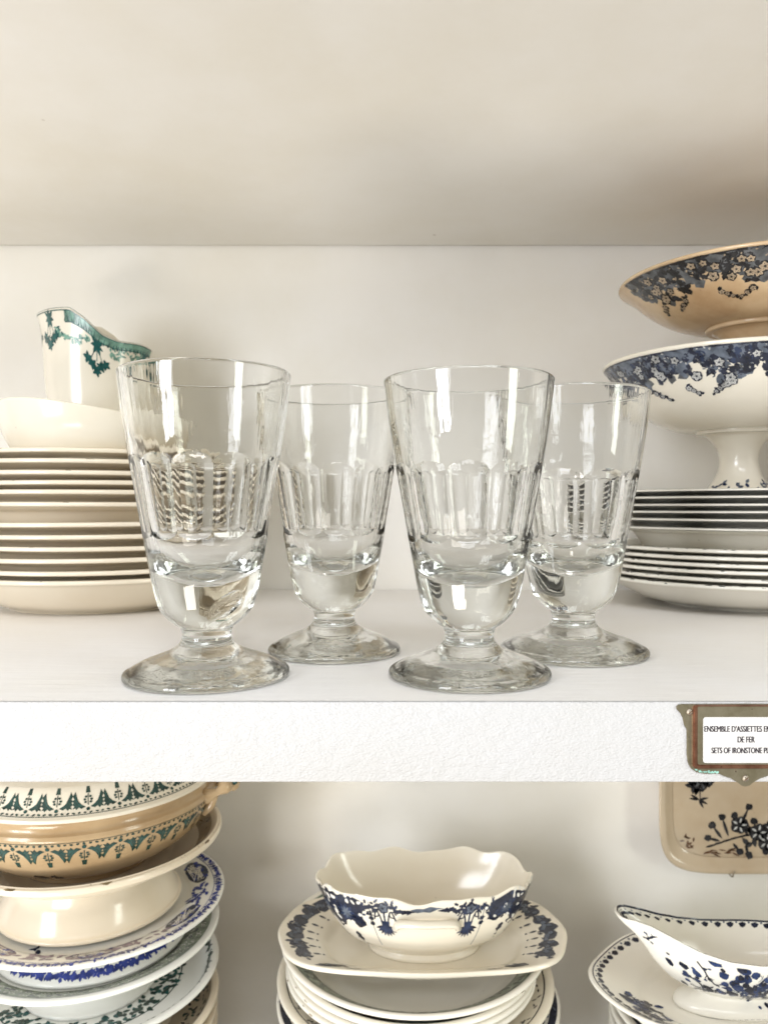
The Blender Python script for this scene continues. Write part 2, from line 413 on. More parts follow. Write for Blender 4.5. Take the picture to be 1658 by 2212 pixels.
# right stack : six worn white dinner plates under six blue rimmed plates
rx, ry = 28.7, 64.2
rims = [2.37, 2.87, 3.43, 3.89, 4.40, 4.91, 6.38, 7.04, 7.65, 8.16, 8.72, 9.23]
bases = [0, .5, 1.02, 1.55, 2.05, 2.55, 3.25, 3.85, 4.4, 4.95, 5.5, 6.0]
words = ['bottom plate of the right stack, resting on the shelf', 'second plate from the bottom of the right stack, chipped white rim', 'third plate from the bottom of the right stack',
         'fourth plate from the bottom of the right stack', 'fifth plate from the bottom of the right stack', 'top one of the six lower white plates, below the wide dark gap',
         'lowest of the navy rimmed plates, just above the wide gap', 'second lowest of the six navy rimmed plates', 'third lowest of the six navy rimmed plates',
         'third highest of the six navy rimmed plates', 'navy rimmed plate just under the topmost plate', 'topmost navy rimmed plate, under the footed bowls']
for i in range(12):
    well = (bases[i+1]-bases[i]) if i < 11 else 0.6
    up = i > 5
    r = (10.25 if up else 10.5)+random.uniform(-0.06, 0.06)
    S = Surf(plate_prof(r, rims[i]-bases[i], well-0.02, 5.6, lip=0.2 if up else 0.27, th=0.15, flat=i > 0), na=112, k=4)
    S.body('white_glaze')
    if up:
        S.band(PI*0.9, PI*2.1, S.top_t+0.12, S.top_t+1.6, 'navy', 0); S.band(PI*0.9, PI*2.1, S.top_t-0.36, S.top_t-0.62, 'navy', 0, 90, 0.03)  # second band paints the dark of the gap under each lip
        for q in range(60):
            a = random.uniform(PI, 2*PI)
            S.blob(a, S.top_t+0.02, 0.2, 0.09, 'navy', 1, 0, 6)
    else: worn_rim(S, 40, 'black_ink', 0.06)
    o = S.make('navy_rimmed_plate' if up else 'white_plate', loc=(rx+random.uniform(-0.1, 0.1), ry, bases[i]), rz=random.uniform(-0.3, 0.3))
    o.rotation_euler.y = random.uniform(-.004, .004)
    tag(o, words[i], 'plate', 'navy rimmed plates stacked on the right' if up else 'worn white plates stacked on the right')

# ------------------------------------------------------------------ plain bowl and green jug on the left stack
def ell_bowl(r, a, z):
    c, s_ = math.cos(a), math.sin(a)
    k = max(0, min(1, (z-1.0)/5.6))
    x = r*c*1.08; y = r*s_*0.95
    return (x-0.2*k, y, z-k*k*(1.45*(1+c)/2*1.6)-0.9*k*k*max(0, -c)**2.5)
S = Surf([(0, 0.2), (2.9, 0.2), (3.0, 0), (3.4, 0), (3.5, 0.3), (4.3, 0.8), (5.5, 2.1), (6.3, 4.0), (6.58, 5.9), (6.55, 6.35), (6.35, 6.42), (6.25, 6.1), (5.95, 4.3), (5.1, 2.5), (3.7, 1.2), (2.5, 0.8), (0, 0.75)], na=128, deform=ell_bowl)
S.body('cream')
o = S.make('salad_bowl', loc=(-21.9, 60.3, 9.86))
tag(o, 'plain cream oval bowl with sloping rim on top of the ivory plates', 'bowl')

jug = empty('milk_jug', (-24.35, 67.0, 9.86))
tag(jug, 'cream sauce jug with green floral border, behind the plain bowl', 'jug')
UZ = [(-1.4, 14.55), (-1.0, 14.5), (-0.55, 14.35), (-0.2, 14.25), (0.05, 13.5), (0.38, 12.1), (0.6, 11.7), (0.95, 11.7), (1.2, 11.2)]
def jugdef(r, a, z):
    c, s_ = math.cos(a), math.sin(a); k = z/14.0
    top = np.interp(c, [u for u, _ in UZ], [v for _, v in UZ])
    zz = z*(1+(top/14.0-1)*max(0, k)**1.2)
    x = r*c*1.04; y = r*s_*0.84; zz *= 0.975
    if c < 0: x -= (max(0, k)**3)*(-c)**6*0.45; y *= 1-0.35*(-c)**4*max(0, k)**2
    return (x, y, zz)
S = Surf([(0, 0.2), (2.3, 0.2), (2.4, 0), (2.75, 0), (2.75, 0.5), (2.6, 0.8), (2.9, 1.8), (3.35, 3.6), (3.75, 6.0), (4.05, 9.0), (4.1, 11.8), (4.25, 13.5), (4.38, 14.0), (4.2, 14.05), (3.95, 12.2), (3.85, 9.0), (3.5, 6), (2.8, 2.6), (2, 1.0), (0, 0.9)], na=128, deform=jugdef)
S.body('cream'); T = S.top_t
S.band(PI*1.40, PI*2.02, T-0.25, T-1.15, 'teal_light', 0); S.band(PI*1.0, PI*2.02, T-0.22, T-0.30, 'teal', 2); S.band(PI*1.40, PI*2.02, T-1.13, T-1.24, 'teal', 2)
S.band(PI*0.98, PI*2.02, T-0.03, T-0.08, 'teal', 1)
for i in range(22):
    a = PI*1.41+i*PI*0.0285
    S.line(a, T-0.7, [(-0.18, -0.45), (0, 0.42), (0.18, -0.45)], 0.085, 'teal', 2)
def spray(S, a, t, m, sc=1.0, lay=0):
    for q in range(-3, 4): S.leaf(a, t, (0, 0), PI*0.5+q*0.42, 0.55*sc+0.1*(3-abs(q)), 0.28*sc, m, lay, PI if q % 2 else 0)
    for q in (-1, 0, 1): S.line(a, t, [(q*0.05, 0), (q*0.25*sc, -0.6*sc), (q*0.5*sc, -1.1*sc)], 0.06, m, lay)
    for x, y in ((-0.75, -1.15), (0.75, -1.1), (0.0, -1.75), (0.35, -1.35), (-0.35, -1.4)):
        for k in range(5): S.leaf(a, t, (x*sc, y*sc), k*1.257+x, 0.42*sc, 0.26*sc, m, lay+1+k % 2)
S.gs = 1.1
spray(S, PI*1.265, T-0.8, 'teal', 1.15); spray(S, PI*1.59, T-1.75, 'teal', 1.05)
spray(S, PI*1.02, T-1.2, 'teal', 0.8); spray(S, PI*1.93, T-1.6, 'teal', 0.8)
for i in range(26):
    u = i/25; a = PI*(1.33+0.22*u); t = T-1.6-0.9*math.sin(u*PI)+random.uniform(-.1, .1)
    S.leaf(a, t, (0, 0), random.uniform(0, 6.3), 0.38, 0.17, 'teal_light' if i % 3 else 'teal', 1)
    S.leaf(a, t, (0, 0), random.uniform(0, 6.3), 0.32, 0.15, 'teal_light', 1)
for i in range(40):
    a = PI*(1.66+0.25*random.random()); t = T-1.5-0.7*random.random()
    S.leaf(a, t, (0, 0), random.uniform(0, 6.3), 0.36, 0.16, 'teal_light', 1)
S.make('body', jug)
def tube(name, pts, rad, mat, parent, n=12, sub=6, flat=1.0):
    P = crom([tuple(p) for p in pts], sub) if False else None
    Q = []
    p = [np.array(x, float) for x in pts]; p = [2*p[0]-p[1]]+p+[2*p[-1]-p[-2]]
    for i in range(1, len(p)-2):
        a, b, c, d = p[i-1:i+3]
        for j in range(sub):
            t = j/sub; Q.append(0.5*((2*b)+(-a+c)*t+(2*a-5*b+4*c-d)*t*t+(-a+3*b-3*c+d)*t**3))
    Q.append(p[-2]); V = []; F = []; m = len(Q)
    up = np.array((0, 1.0, 0.01)); 
    for i, q in enumerate(Q):
        d = Q[min(i+1, m-1)]-Q[max(i-1, 0)]; d /= np.linalg.norm(d)
        n1 = np.cross(d, up); n1 /= np.linalg.norm(n1); n2 = np.cross(d, n1)
        rr = rad(i/(m-1)) if callable(rad) else rad
        for k in range(n):
            th = 2*PI*k/n; V.append(q+n1*rr*math.cos(th)+n2*rr*flat*math.sin(th))
    for i in range(m-1):
        for k in range(n): F.append((i*n+k, i*n+(k+1) % n, (i+1)*n+(k+1) % n, (i+1)*n+k))
    F.append(tuple(range(n))[::-1]); F.append(tuple((m-1)*n+k for k in range(n)))
    return build(name, V, F, None, [mat], parent)
tube('handle', [(4.0, 0.4, 8.2), (5.2, 0.4, 8.4), (5.9, 0.4, 7.2), (5.3, 0.4, 5.0), (3.5, 0.4, 3.9)], lambda u: 0.32+0.1*abs(2*u-1), 'cream', jug)

# ------------------------------------------------------------------ footed bowls on the right
def floral_border(S, T, n, dark, mid, pale, seed, wid=2.6, mid3='slate'):
    random.seed(seed); S.tmax = T-0.17
    a0, a1 = PI*0.86, PI*2.05
    S.band(a0, a1, T-0.22, T-1.5, mid, 0, 90, 0.25)
    S.band(a0, a1, T-0.20, T-0.42, dark, 1, 90, 0.12)
    for i in range(int(n*6.5)):
        a = random.uniform(a0, a1); ph = (math.sin(a*7+seed)*0.5+0.5)*(0.7+0.3*math.sin(a*17))
        S.blob(a, T-0.5-random.uniform(0.2, wid*(0.55+0.35*ph)), 0.42, 0.34, mid if i % 3 else mid3, 1, random.uniform(0, 3), 8, 0.3)
    for i in range(int(n*12)):
        a = random.uniform(a0, a1); ph = (math.sin(a*7+seed)*0.5+0.5)*(0.7+0.3*math.sin(a*17))
        y = random.uniform(0.3, wid*(0.6+0.4*ph)); m = dark if random.random() < 0.75 else mid
        for k in range(3): S.leaf(a, T-y, (0, 0), random.uniform(0, 6.3), random.uniform(0.4, 0.75), 0.36, m, 2+k % 2, 0, 0.15)
    for i in range(int(n*2.6)):
        a = random.uniform(a0, a1); ph = (math.sin(a*7+seed)*0.5+0.5)*(0.7+0.3*math.sin(a*17))
        S.flower(a, T-random.uniform(0.7, wid*(0.7+0.3*ph)), (0, 0), random.uniform(0.28, 0.44), pale, dark, 4)
    for i in range(int(n*22)):
        a = random.uniform(a0, a1); ph = (math.sin(a*7+seed)*0.5+0.5)*(0.7+0.3*math.sin(a*17))
        S.leaf(a, T-random.uniform(0.3, wid*(0.5+0.4*ph)), (0, 0), random.uniform(0, 6.3), random.uniform(.15, .3), .11, random.choice((pale, dark, mid3, mid)), 3)
    for i in range(int(n*0.55)):                                   # hanging sprays
        a = a0+(a1-a0)*(i+0.5)/(n*0.55)+random.uniform(-.05, .05); dx = random.choice((-1, 1))
        L = random.uniform(1.2, 2.0)
        for k in range(7):
            u = k/6; x = dx*L*0.7*u; y = -L*0.55*u
            if k % 2: S.flower(a, T-wid*0.95, (x, y), 0.26*(1-0.4*u), pale, dark, 3)
            else:
                for q in range(3): S.leaf(a, T-wid*0.95, (x, y), random.uniform(0, 6.3), 0.42*(1-0.3*u), 0.24, dark, 2)
c2 = empty('footed_bowl', (27.9, 62.0, 6.62))
tag(c2, 'cream footed bowl with blue floral border, standing on the navy rimmed plates', 'footed bowl', 'footed bowls stacked on the right')
S = Surf([(2.9, 7.35), (3.1, 7.2), (4.6, 7.35), (6.6, 8.2), (8.2, 9.6), (9.2, 11.0), (10.0, 12.05), (10.3, 12.35), (10.3, 12.55), (10.1, 12.6), (9.8, 12.45), (8.9, 11.1), (7.9, 9.9), (6.2, 8.7), (4, 8.0), (2, 7.85), (0, 7.8)], na=150, k=5)
S.body('cream'); floral_border(S, S.rmax_t, 20, 'navy', 'mid_blue', 'pale_grey', 3, 3.4)
for i in range(30): S.blob(random.uniform(PI*0.9, PI*2.0), S.rmax_t-random.uniform(0.4, 1.8), 0.3, 0.22, 'blue', 3, random.uniform(0, 3), 8, 0.3)
S.make('bowl', c2)
S = Surf([(0, 0.4), (3.6, 0.3), (4.4, 0.0), (4.8, 0.0), (4.85, 0.3), (4.2, 1.0), (3.0, 2.0), (1.9, 3.3), (1.45, 4.6), (1.6, 5.8), (2.3, 6.7), (2.7, 6.95), (2.7, 6.95), (3.1, 6.95), (3.2, 7.05), (3.2, 7.3), (3.0, 7.45), (2, 7.5), (0, 7.5)], na=64, k=5)
S.body('cream')
random.seed(5)
for i in range(16):
    a = PI*(1.0+0.07*i); t = S.t[-1]*0.0+np.interp(0, [0], [0])
for i in range(14):
    a = PI*1.0+i*0.28; tt = float(np.interp(2.2+0.5*(i % 3), S.p[10:60, 1], S.t[10:60])) if False else 8.5+0.35*(i % 3)
    for k in range(4): S.leaf(a, tt, (0, 0), random.uniform(0, 6.3), 0.45, 0.22, 'mid_blue' if k % 2 else 'blue', 1+k % 2)
S.make('pedestal', c2)
c1 = empty('footed_bowl', (28.4, 60.3, 14.50), 0.4)
tag(c1, 'tan stained footed bowl with dark grey floral border, topmost on the right', 'footed bowl', 'footed bowls stacked on the right')
S = Surf([(3.0, 7.2), (3.2, 7.1), (4.8, 7.25), (6.6, 7.9), (8.0, 8.8), (9.0, 9.7), (9.8, 10.3), (10.05, 10.45), (10.05, 10.6), (9.9, 10.65), (9.6, 10.5), (8.8, 9.95), (7.8, 9.1), (6.2, 8.3), (4, 7.8), (2, 7.7), (0, 7.7)], na=150, k=5)
S.body('stained'); floral_border(S, S.rmax_t, 20, 'black_ink', 'slate', 'pale_tan', 11, 3.5)
b1 = S.make('bowl', c1)
S = Surf([(0, 0.4), (3.2, 0.3), (3.7, 0.0), (4.1, 0.0), (4.1, 0.3), (3.5, 1.0), (2.5, 2.0), (1.7, 3.3), (1.5, 4.4), (1.8, 5.6), (2.6, 6.5), (3.1, 6.8), (3.1, 6.8), (3.5, 6.8), (3.62, 6.92), (3.6, 7.1), (3.3, 7.25), (2, 7.3), (0, 7.3)], na=64, k=5)
S.body('stained'); S.make('pedestal', c1)

# ------------------------------------------------------------------ the four glasses
def make_glass(loc, label, rs=1.0, hs=1.0, nfl=11, ph=0.0, fl=(6.55, 10.35), foot=3.85, wf=1.0, seed=0, thumb=None, inner=0.0):
    rnd = random.Random(seed)
    outer = [(foot-0.25, 0.0), (foot-0.05, 0.06), (foot, 0.2), (foot-0.08, 0.36), (foot-0.35, 0.52), (3.0*foot/3.85, 0.78), (2.3, 1.04), (1.72, 1.27), (1.34, 1.52), (1.17, 1.80), (1.15, 2.05), (1.22, 2.30),
             (1.28, 2.38), (1.28, 2.38), (1.55, 2.56), (1.93, 2.92), (2.18, 3.3), (2.34, 3.8), (2.50, 4.5), (2.63, 5.28), (2.85, 6.5), (3.10, 8.0), (3.37, 9.6), (3.60, 11.0), (3.80, 12.4), (3.97, 13.9), (4.0, 14.16),
             (3.95, 14.26), (3.87, 14.29), (3.78, 14.24), (3.74, 14.1), (3.56, 12.4), (3.30, 10.8), (3.02, 9.2), (2.70, 7.6), (2.46, 6.6), (2.24, 5.95), (1.92, 5.4), (1.5, 4.97), (1.0, 4.68), (0.62, 4.56), (0.5, 4.50), (0.3, 4.46), (0, 4.45)]
    under = [(foot-0.25, 0.0), (foot-0.5, 0.03), (foot-0.9, 0.16), (2.2, 0.30), (1.75, 0.44), (1.3, 0.56), (0.9, 0.52), (0.4, 0.50), (0, 0.50)]
    O = crom(outer, 7); Un = crom(under, 6)[::-1]
    prof = [(r, z, 0) for r, z in Un]+[(r, z, 1) for r, z in O[1:]]
    # dense rows in the cut zone
    iz_top = int(np.argmax(O[:, 1])) + len(Un)-1
    P2 = []
    for i, (r, z, k) in enumerate(prof):
        P2.append((r, z, i <= iz_top))
        if i+1 < len(prof) and i < iz_top and k and fl[0]-0.3 < z < fl[1]+0.3:
            r2, z2, _ = prof[i+1]
            for q in (0.167, 0.333, 0.5, 0.667, 0.833): P2.append((r+(r2-r)*q, z+(z2-z)*q, True))
    if thumb:
        P3 = []
        for i, p in enumerate(P2):
            P3.append(p)
            if i+1 < len(P2) and p[2] and 2.6 < p[1] < 4.9 and p[0] > 1.4:
                q = P2[i+1]
                for f in (0.25, 0.5, 0.75): P3.append((p[0]+(q[0]-p[0])*f, p[1]+(q[1]-p[1])*f, True))
        P2 = P3
    na = nfl*28; V = []; F = []
    wb = [(rnd.uniform(-1, 1)*0.022, rnd.uniform(0, 6.3), rnd.choice((2, 3))) for _ in range(3)]
    for r, z, outside in P2:
        for j in range(na):
            a = 2*PI*j/na; rr = r
            if outside and fl[0] < z < fl[1]:
                zz = z
                top, bot = fl[1], fl[0]
                W = PI/nfl*0.985
                if zz > top-0.58: W *= math.sqrt(max(0, 1-((zz-(top-0.58))/0.58)**2))
                elif zz < bot+0.36: W *= math.sqrt(max(0, 1-((bot+0.36-zz)/0.36)**2))
                d = (a-ph+PI/nfl) % (2*PI/nfl)-PI/nfl
                if abs(d) < W: rr = r*math.cos(W)/math.cos(d)-0.012*(1-(d/W)**2)
            k = (z/14.3)
            if z > 0.02: rr += sum(A*math.cos(n_*a+p_)*(0.4+k) for A, p_, n_ in wb)*(0.5 if not outside else 1)*min(1, r/1.0)
            if thumb and outside and r > 1.4:
                da = (a-thumb[0]+PI) % (2*PI)-PI; dx = da*r; dz = z-thumb[1]
                u = (dx*0.80+dz*0.6)/0.95; v_ = (-dx*0.6+dz*0.8)/0.50; q = u*u+v_*v_
                if q < 1 and 2.7 < z < 5: rr -= 0.20*(1-q)
            V.append((rr*math.cos(a), rr*math.sin(a), z))
    n = len(P2)
    for i in range(n-1):
        for j in range(na):
            j2 = (j+1) % na; F.append((i*na+j, i*na+j2, (i+1)*na+j2, (i+1)*na+j))
    # weld the poles
    import bmesh
    me = bpy.data.meshes.new('bowl_and_foot'); me.from_pydata([(x*rs*U, y*rs*U, z*hs*U) for x, y, z in V], [], F)
    bm = bmesh.new(); bm.from_mesh(me); bmesh.ops.remove_doubles(bm, verts=bm.verts, dist=0.000003); bm.to_mesh(me); bm.free()
    me.materials.append(MATS['glass']); me.polygons.foreach_set('use_smooth', [True]*len(me.polygons)); me.set_sharp_from_angle(angle=math.radians(11))
    o = bpy.data.objects.new('footed_glass', me); COL.objects.link(o); o.location = Vector(loc)*U
    o.rotation_euler = (rnd.uniform(-.004, .004), rnd.uniform(-.006, .006), 0)
    tag(o, label, 'drinking glass', 'clear footed glasses with cut flutes')
    return o
make_glass((-8.30, 36.9, 0.02), 'front left clear footed glass, with an oval thumb cut low on its bowl', 1.0, 0.995, 12, 0.05, seed=1, thumb=(-PI/2+0.62, 3.55))
make_glass((4.02, 37.0, 0.02), 'front right clear footed glass with broad flutes and thick clear base', 0.985, 0.975, 11, 0.03, fl=(6.5, 10.2), seed=2)
make_glass((-2.72, 43.0, 0.02), 'clear footed glass standing behind and between the two front glasses', 0.97, 0.985, 12, 0.12, foot=3.72, seed=3)
make_glass((10.25, 42.6, 0.02), 'clear footed glass at back right, with the widest round topped flutes', 1.0, 0.985, 9, 0.10, fl=(5.9, 10.0), foot=3.97, seed=4)

# ------------------------------------------------------------------ brass label holder on the shelf edge
LX, LZ, LY = 14.72, -1.65, 32.05
lh = empty('label_holder', (LX, LY, LZ)); tag(lh, 'tarnished brass label holder with printed card, screwed to the shelf edge', 'label holder')
def cxy(x, y):       # crop pixels of the measured outline -> cm from the holder centre
    return (((1620+x/6.528)/1.1302-829)/53.04-LX, 8.07-((1680+y/6.528)/1.1302-1090)/53.04-LZ)
half = [(1300, 1575), (1240, 1560), (1160, 1500), (1060, 1440), (960, 1410), (880, 1368), (760, 1372), (640, 1370), (520, 1345), (430, 1285), (385, 1190), (368, 1050), (368, 850), (365, 660), (325, 590),
        (300, 470), (260, 400), (210, 345), (195, 305), (225, 268), (290, 258), (500, 258), (900, 256), (1300, 254)]
L_ = [cxy(*p) for p in half]; L_[-1] = (0, L_[-1][1]); L_[0] = (0, L_[0][1])
ring = L_+[(-x, z) for x, z in L_[-2:0:-1]]
def slab(name, outline, y0, y1, mat, parent, hole=None, bev=0.02):
    import bmesh
    bm = bmesh.new()
    vs = [bm.verts.new((x*U, y1*U, z*U)) for x, z in outline]
    if hole:
        hv = [bm.verts.new((x*U, y1*U, z*U)) for x, z in hole]
        es = [bm.edges.new((vs[i], vs[(i+1) % len(vs)])) for i in range(len(vs))]+[bm.edges.new((hv[i], hv[(i+1) % len(hv)])) for i in range(len(hv))]
        bmesh.ops.triangle_fill(bm, edges=es, use_beauty=True)
    else: bm.faces.new(vs)
    g = bmesh.ops.extrude_face_region(bm, geom=list(bm.faces))
    for v in [q for q in g['geom'] if isinstance(q, bmesh.types.BMVert)]: v.co.y = y0*U
    bmesh.ops.recalc_face_normals(bm, faces=bm.faces)
    if bev:
        ed = [e_ for e_ in bm.edges if abs(e_.verts[0].co.y-y0*U) < 1e-6 and abs(e_.verts[1].co.y-y0*U) < 1e-6 and len(e_.link_faces) == 2 and e_.calc_face_angle(0) > 1]
        bmesh.ops.bevel(bm, geom=ed, offset=bev*U, segments=2, affect='EDGES')
    me = bpy.data.meshes.new(name); bm.to_mesh(me); bm.free(); me.materials.append(MATS[mat])
    o = bpy.data.objects.new(name, me); COL.objects.link(o); o.parent = parent
    return o
def rrect(x0, x1, z0, z1, r, n=6):
    P = []
    for cx_, cz_, q in ((x1-r, z1-r, 0), (x0+r, z1-r, 1), (x0+r, z0+r, 2), (x1-r, z0+r, 3)):
        for i in range(n+1):
            th = (q+i/n)*PI/2; P.append((cx_+r*math.cos(th), cz_+r*math.sin(th)))
    return P
wx0, wz1 = cxy(610, 455); _, wz0 = cxy(610, 1200)
slab('plate', ring, -0.08, 0.0, 'old_brass', lh)
fx0, fz0 = cxy(470, 1275)
_, fz1 = cxy(470, 262)
rx0, _ = cxy(452, 0); hx0, _ = cxy(522, 0); _, hz0 = cxy(0, 1213)
slab('raised_frame', rrect(rx0, -rx0, fz0, fz1, 0.14), -0.20, -0.08, 'copper', lh, hole=rrect(hx0, -hx0, hz0, fz1-0.045, 0.08), bev=0.045)
slab('inner_frame', rrect(hx0-0.02, -hx0+0.02, hz0-0.02, fz1-0.03, 0.08), -0.150, -0.085, 'old_brass', lh, hole=rrect(wx0, -wx0, wz0+0.02, wz1, 0.12), bev=0.015)
cd = slab('card', rrect(wx0-0.05, -wx0+0.05, wz0-0.01, wz1+0.05, 0.1), -0.115, -0.09, 'card', lh, bev=0)
def text(s_, zc, wid, hgt):
    cu = bpy.data.curves.new('t', 'FONT'); cu.body = s_; cu.align_x = 'CENTER'; cu.align_y = 'CENTER'; cu.size = 1; cu.offset = 0.0
    to = bpy.data.objects.new('t', cu); COL.objects.link(to)
    dg = bpy.context.evaluated_depsgraph_get(); me = bpy.data.meshes.new_from_object(to.evaluated_get(dg))
    bpy.data.objects.remove(to); vs = np.zeros(len(me.vertices)*3); me.vertices.foreach_get('co', vs); vs = vs.reshape(-1, 3)
    w_ = vs[:, 0].max()-vs[:, 0].min(); h_ = np.percentile(vs[:, 1], 99.5)-np.percentile(vs[:, 1], 0.5); cx_ = (vs[:, 0].max()+vs[:, 0].min())/2; cz_ = (vs[:, 1].max()+vs[:, 1].min())/2
    for v in me.vertices: v.co = Vector(((v.co.x-cx_)*wid/w_*U, -0.1175*U, ((v.co.y-cz_)*hgt/h_+zc)*U))
    import bmesh
    bm = bmesh.new(); bm.from_mesh(me); base = list(bm.faces)         # thicken the strokes
    for q, dx in enumerate((-0.013, 0.013, 0.006, -0.006)):
        g = bmesh.ops.duplicate(bm, geom=base)
        for v in [x for x in g['geom'] if isinstance(x, bmesh.types.BMVert)]: v.co.x += dx*U; v.co.y -= 0.0004*(q+1)*U; v.co.z += (0.004 if q > 1 else -0.002)*U
    bm.to_mesh(me); bm.free()
    me.materials.clear(); me.materials.append(MATS['print_ink'])
    o = bpy.data.objects.new('printed_line', me); COL.objects.link(o); o.parent = cd
pc = 6.528*1.1302*53.04
for s_, xl, xr, yc in (("ENSEMBLE D'ASSIETTES EN TERRE", 620, 1950, 645), ('DE FER', 1150, 1420, 816), ('SETS OF IRONSTONE PLATES', 735, 1835, 990)):
    text(s_, cxy(0, yc)[1], (xr-xl)/pc, 92/pc)
def screw(x, z):
    S = Surf([(0, 0), (0.13, 0), (0.135, 0.02), (0.11, 0.05), (0.05, 0.075), (0, 0.08)], na=20, k=3)
    S.body('screw_metal')
    V = [(p[0], -p[2], p[1]) for p in S.V]; b = len(V)
    for px, pz in ((-0.11, -0.016), (0.11, -0.016), (0.11, 0.016), (-0.11, 0.016)): V.append((px*0.8-pz*0.6, -0.081, px*0.6+pz*0.8))
    S.F.append((b, b+1, b+2, b+3)); S.MI.append(S.mi('brown_ink'))
    build('screw', V, S.F, S.MI, S.mats, lh, (x, -0.078, z))
sx0, sz0 = cxy(405, 380); _, sz1 = cxy(1300, 1440)
screw(sx0, sz0); screw(-sx0, sz0); screw(0, sz1)
# verdigris crust along the lower flange
V = []; F = []
random.seed(3)
for i in range(40):
    x = random.uniform(480, 880); x = x+random.uniform(-20, 20); y = 1345+random.uniform(-22, 14) if x > 640 else 1300+(x-480)*0.28+random.uniform(-14, 10)
    cx_, cz_ = cxy(x, y); b = len(V); r = random.uniform(0.012, 0.035)
    V.append((cx_, -0.092, cz_))
    for k in range(7): V.append((cx_+r*1.5*math.cos(k*0.898), -0.082, cz_+r*math.sin(k*0.898)))
    for k in range(7): F.append((b, b+1+k, b+1+(k+1) % 7))
build('verdigris', V, F, None, ['verdigris'], lh)

# ------------------------------------------------------------------ lower left : tureen on a tower of dishes
tx, ty = -23.9, 64.0
def dup(o, loc, label=None, group=None, name=None):
    c = o.copy(); COL.objects.link(c); c.location = Vector(loc)*U
    if label: c['label'] = label
    if group: c['group'] = group
    for ch in list(o.children):
        d = ch.copy(); COL.objects.link(d); d.parent = c
    return c
tu = empty('soup_tureen', (tx-0.2, ty, -20.4)); tag(tu, 'tan lidded tureen with dark green leaf borders, top of the lower left tower', 'tureen')
S = Surf([(0, 0.3), (4.6, 0.3), (4.8, 0), (5.2, 0), (5.4, 0.5), (7.2, 1.3), (8.9, 2.6), (9.9, 4.1), (10.2, 5.0), (10.27, 5.3), (10.2, 5.55), (10.2, 5.55), (9.9, 5.75), (9.85, 6.2), (10.0, 6.45), (10.0, 6.6), (9.7, 6.6), (9.5, 5.0), (8.2, 2.6), (5, 1.0), (0, 0.8)], na=140, k=5)
S.body('tan_light'); T = float(np.interp(5.3, S.p[:60, 1], S.t[:60]))
S.band(PI, 2*PI+0.3, T-0.15, T-0.2, 'dark_green', 1)
random.seed(21); S.gs = 1.18
def arch(S, a, t, s_, m, m2, up=-1):
    """an arch of two acanthus leaves over a small flower pot"""
    for d in (-1, 1):
        f = lambda P: [(d*x*s_*random.uniform(.97, 1.03), -up*y*s_) for x, y in P]
        S.poly(a, t, f([(.15, -.15), (.42, -.03), (.58, -.16), (.74, .02), (.84, -.12), (1.0, -.04), (.86, -.28), (.62, -.5), (.4, -.3)]), m, 1)
        S.poly(a, t, f([(.84, -.22), (1.02, -.32), (.88, -.44), (1.04, -.58), (.9, -.68), (1.02, -.88), (.86, -1.18), (.76, -.85), (.6, -.48)]), m, 1)
        S.line(a, t, f([(.3, -.2), (.62, -.34), (.78, -.62), (.86, -.95)]), 0.05*s_, m2, 3)
        S.line(a, t, f([(.5, -.12), (.75, -.25), (.9, -.5)]), 0.03*s_, m2, 3)
    S.line(a, t, [(0, up*0.25*s_), (0, up*1.0*s_)], 0.06*s_, m, 2)
    for y, w_ in ((0.45, 0.17), (0.62, 0.22), (0.8, 0.14)):
        S.blob(a, t, 0.10*s_, 0.08*s_, m, 3, 0, 6, 0.1, (-w_*s_, up*y*s_)); S.blob(a, t, 0.10*s_, 0.08*s_, m, 3, 0, 6, 0.1, (w_*s_, up*y*s_))
    S.poly(a, t, [(-0.16*s_, up*1.05*s_), (0.16*s_, up*1.05*s_), (0.11*s_, up*1.5*s_), (-0.11*s_, up*1.5*s_)], m, 2)
    S.blob(a, t, 0.13*s_, 0.13*s_, m, 2, 0, 8, 0, (0, 0))
    S.blob(a, t, 0.06*s_, 0.06*s_, m2, 4, 0, 6, 0, (0, 0))
S.gs = 1.0
for i in range(15):
    a = PI*1.0+i*0.238; arch(S, a, T-0.58, 1.2, 'dark_green', 'teal')
for i in range(80):
    a = PI+i*0.0405; S.blob(a, T-0.33, 0.13, 0.09, 'dark_green', 1, 0.4*(-1)**i, 6, 0.3)
for k in range(10): S.leaf(-PI/2+0.02, T-4.4, (random.uniform(-.9, .9), random.uniform(-.3, .3)), random.uniform(0, 6.3), 0.6, 0.35, 'black_ink', 2)
S.make('body', tu)
S = Surf([(9.2, 6.25), (10.1, 6.45), (10.25, 6.55), (10.25, 6.75), (10.05, 6.85), (9.6, 7.2), (9.2, 7.9), (8.8, 8.4), (8.3, 8.6), (6, 9.2), (3, 9.9), (0.9, 10.2), (0, 10.25)], na=140, k=5)
S.body('cream'); T = float(S.t[np.argmin(abs(S.p[:, 0]-9.95)+abs(S.p[:, 1]-6.9))])
S.band(PI, 2*PI+0.3, T-0.02, T+0.04, 'dark_green', 1)
for i in range(84):
    a = PI+i*0.039; S.blob(a, T+0.17, 0.13, 0.08, 'dark_green', 1, 0.4*(-1)**i, 6, 0.3)
for i in range(17):
    a = PI*0.99+i*0.218; arch(S, a, T+0.42, 1.05, 'dark_green', 'teal', 1)
for k in range(9): S.leaf(-PI/2-0.06, T+4.3, (random.uniform(-.7, .7), random.uniform(-.3, .3)), random.uniform(0, 6.3), 0.55, 0.3, 'dark_green', 2)
lid = S.make('lid', tu)
S = Surf([(0, 10.2), (0.6, 10.2), (0.5, 10.6), (0.9, 11.2), (0.7, 11.7), (0, 11.9)], na=24, k=4); S.body('cream')
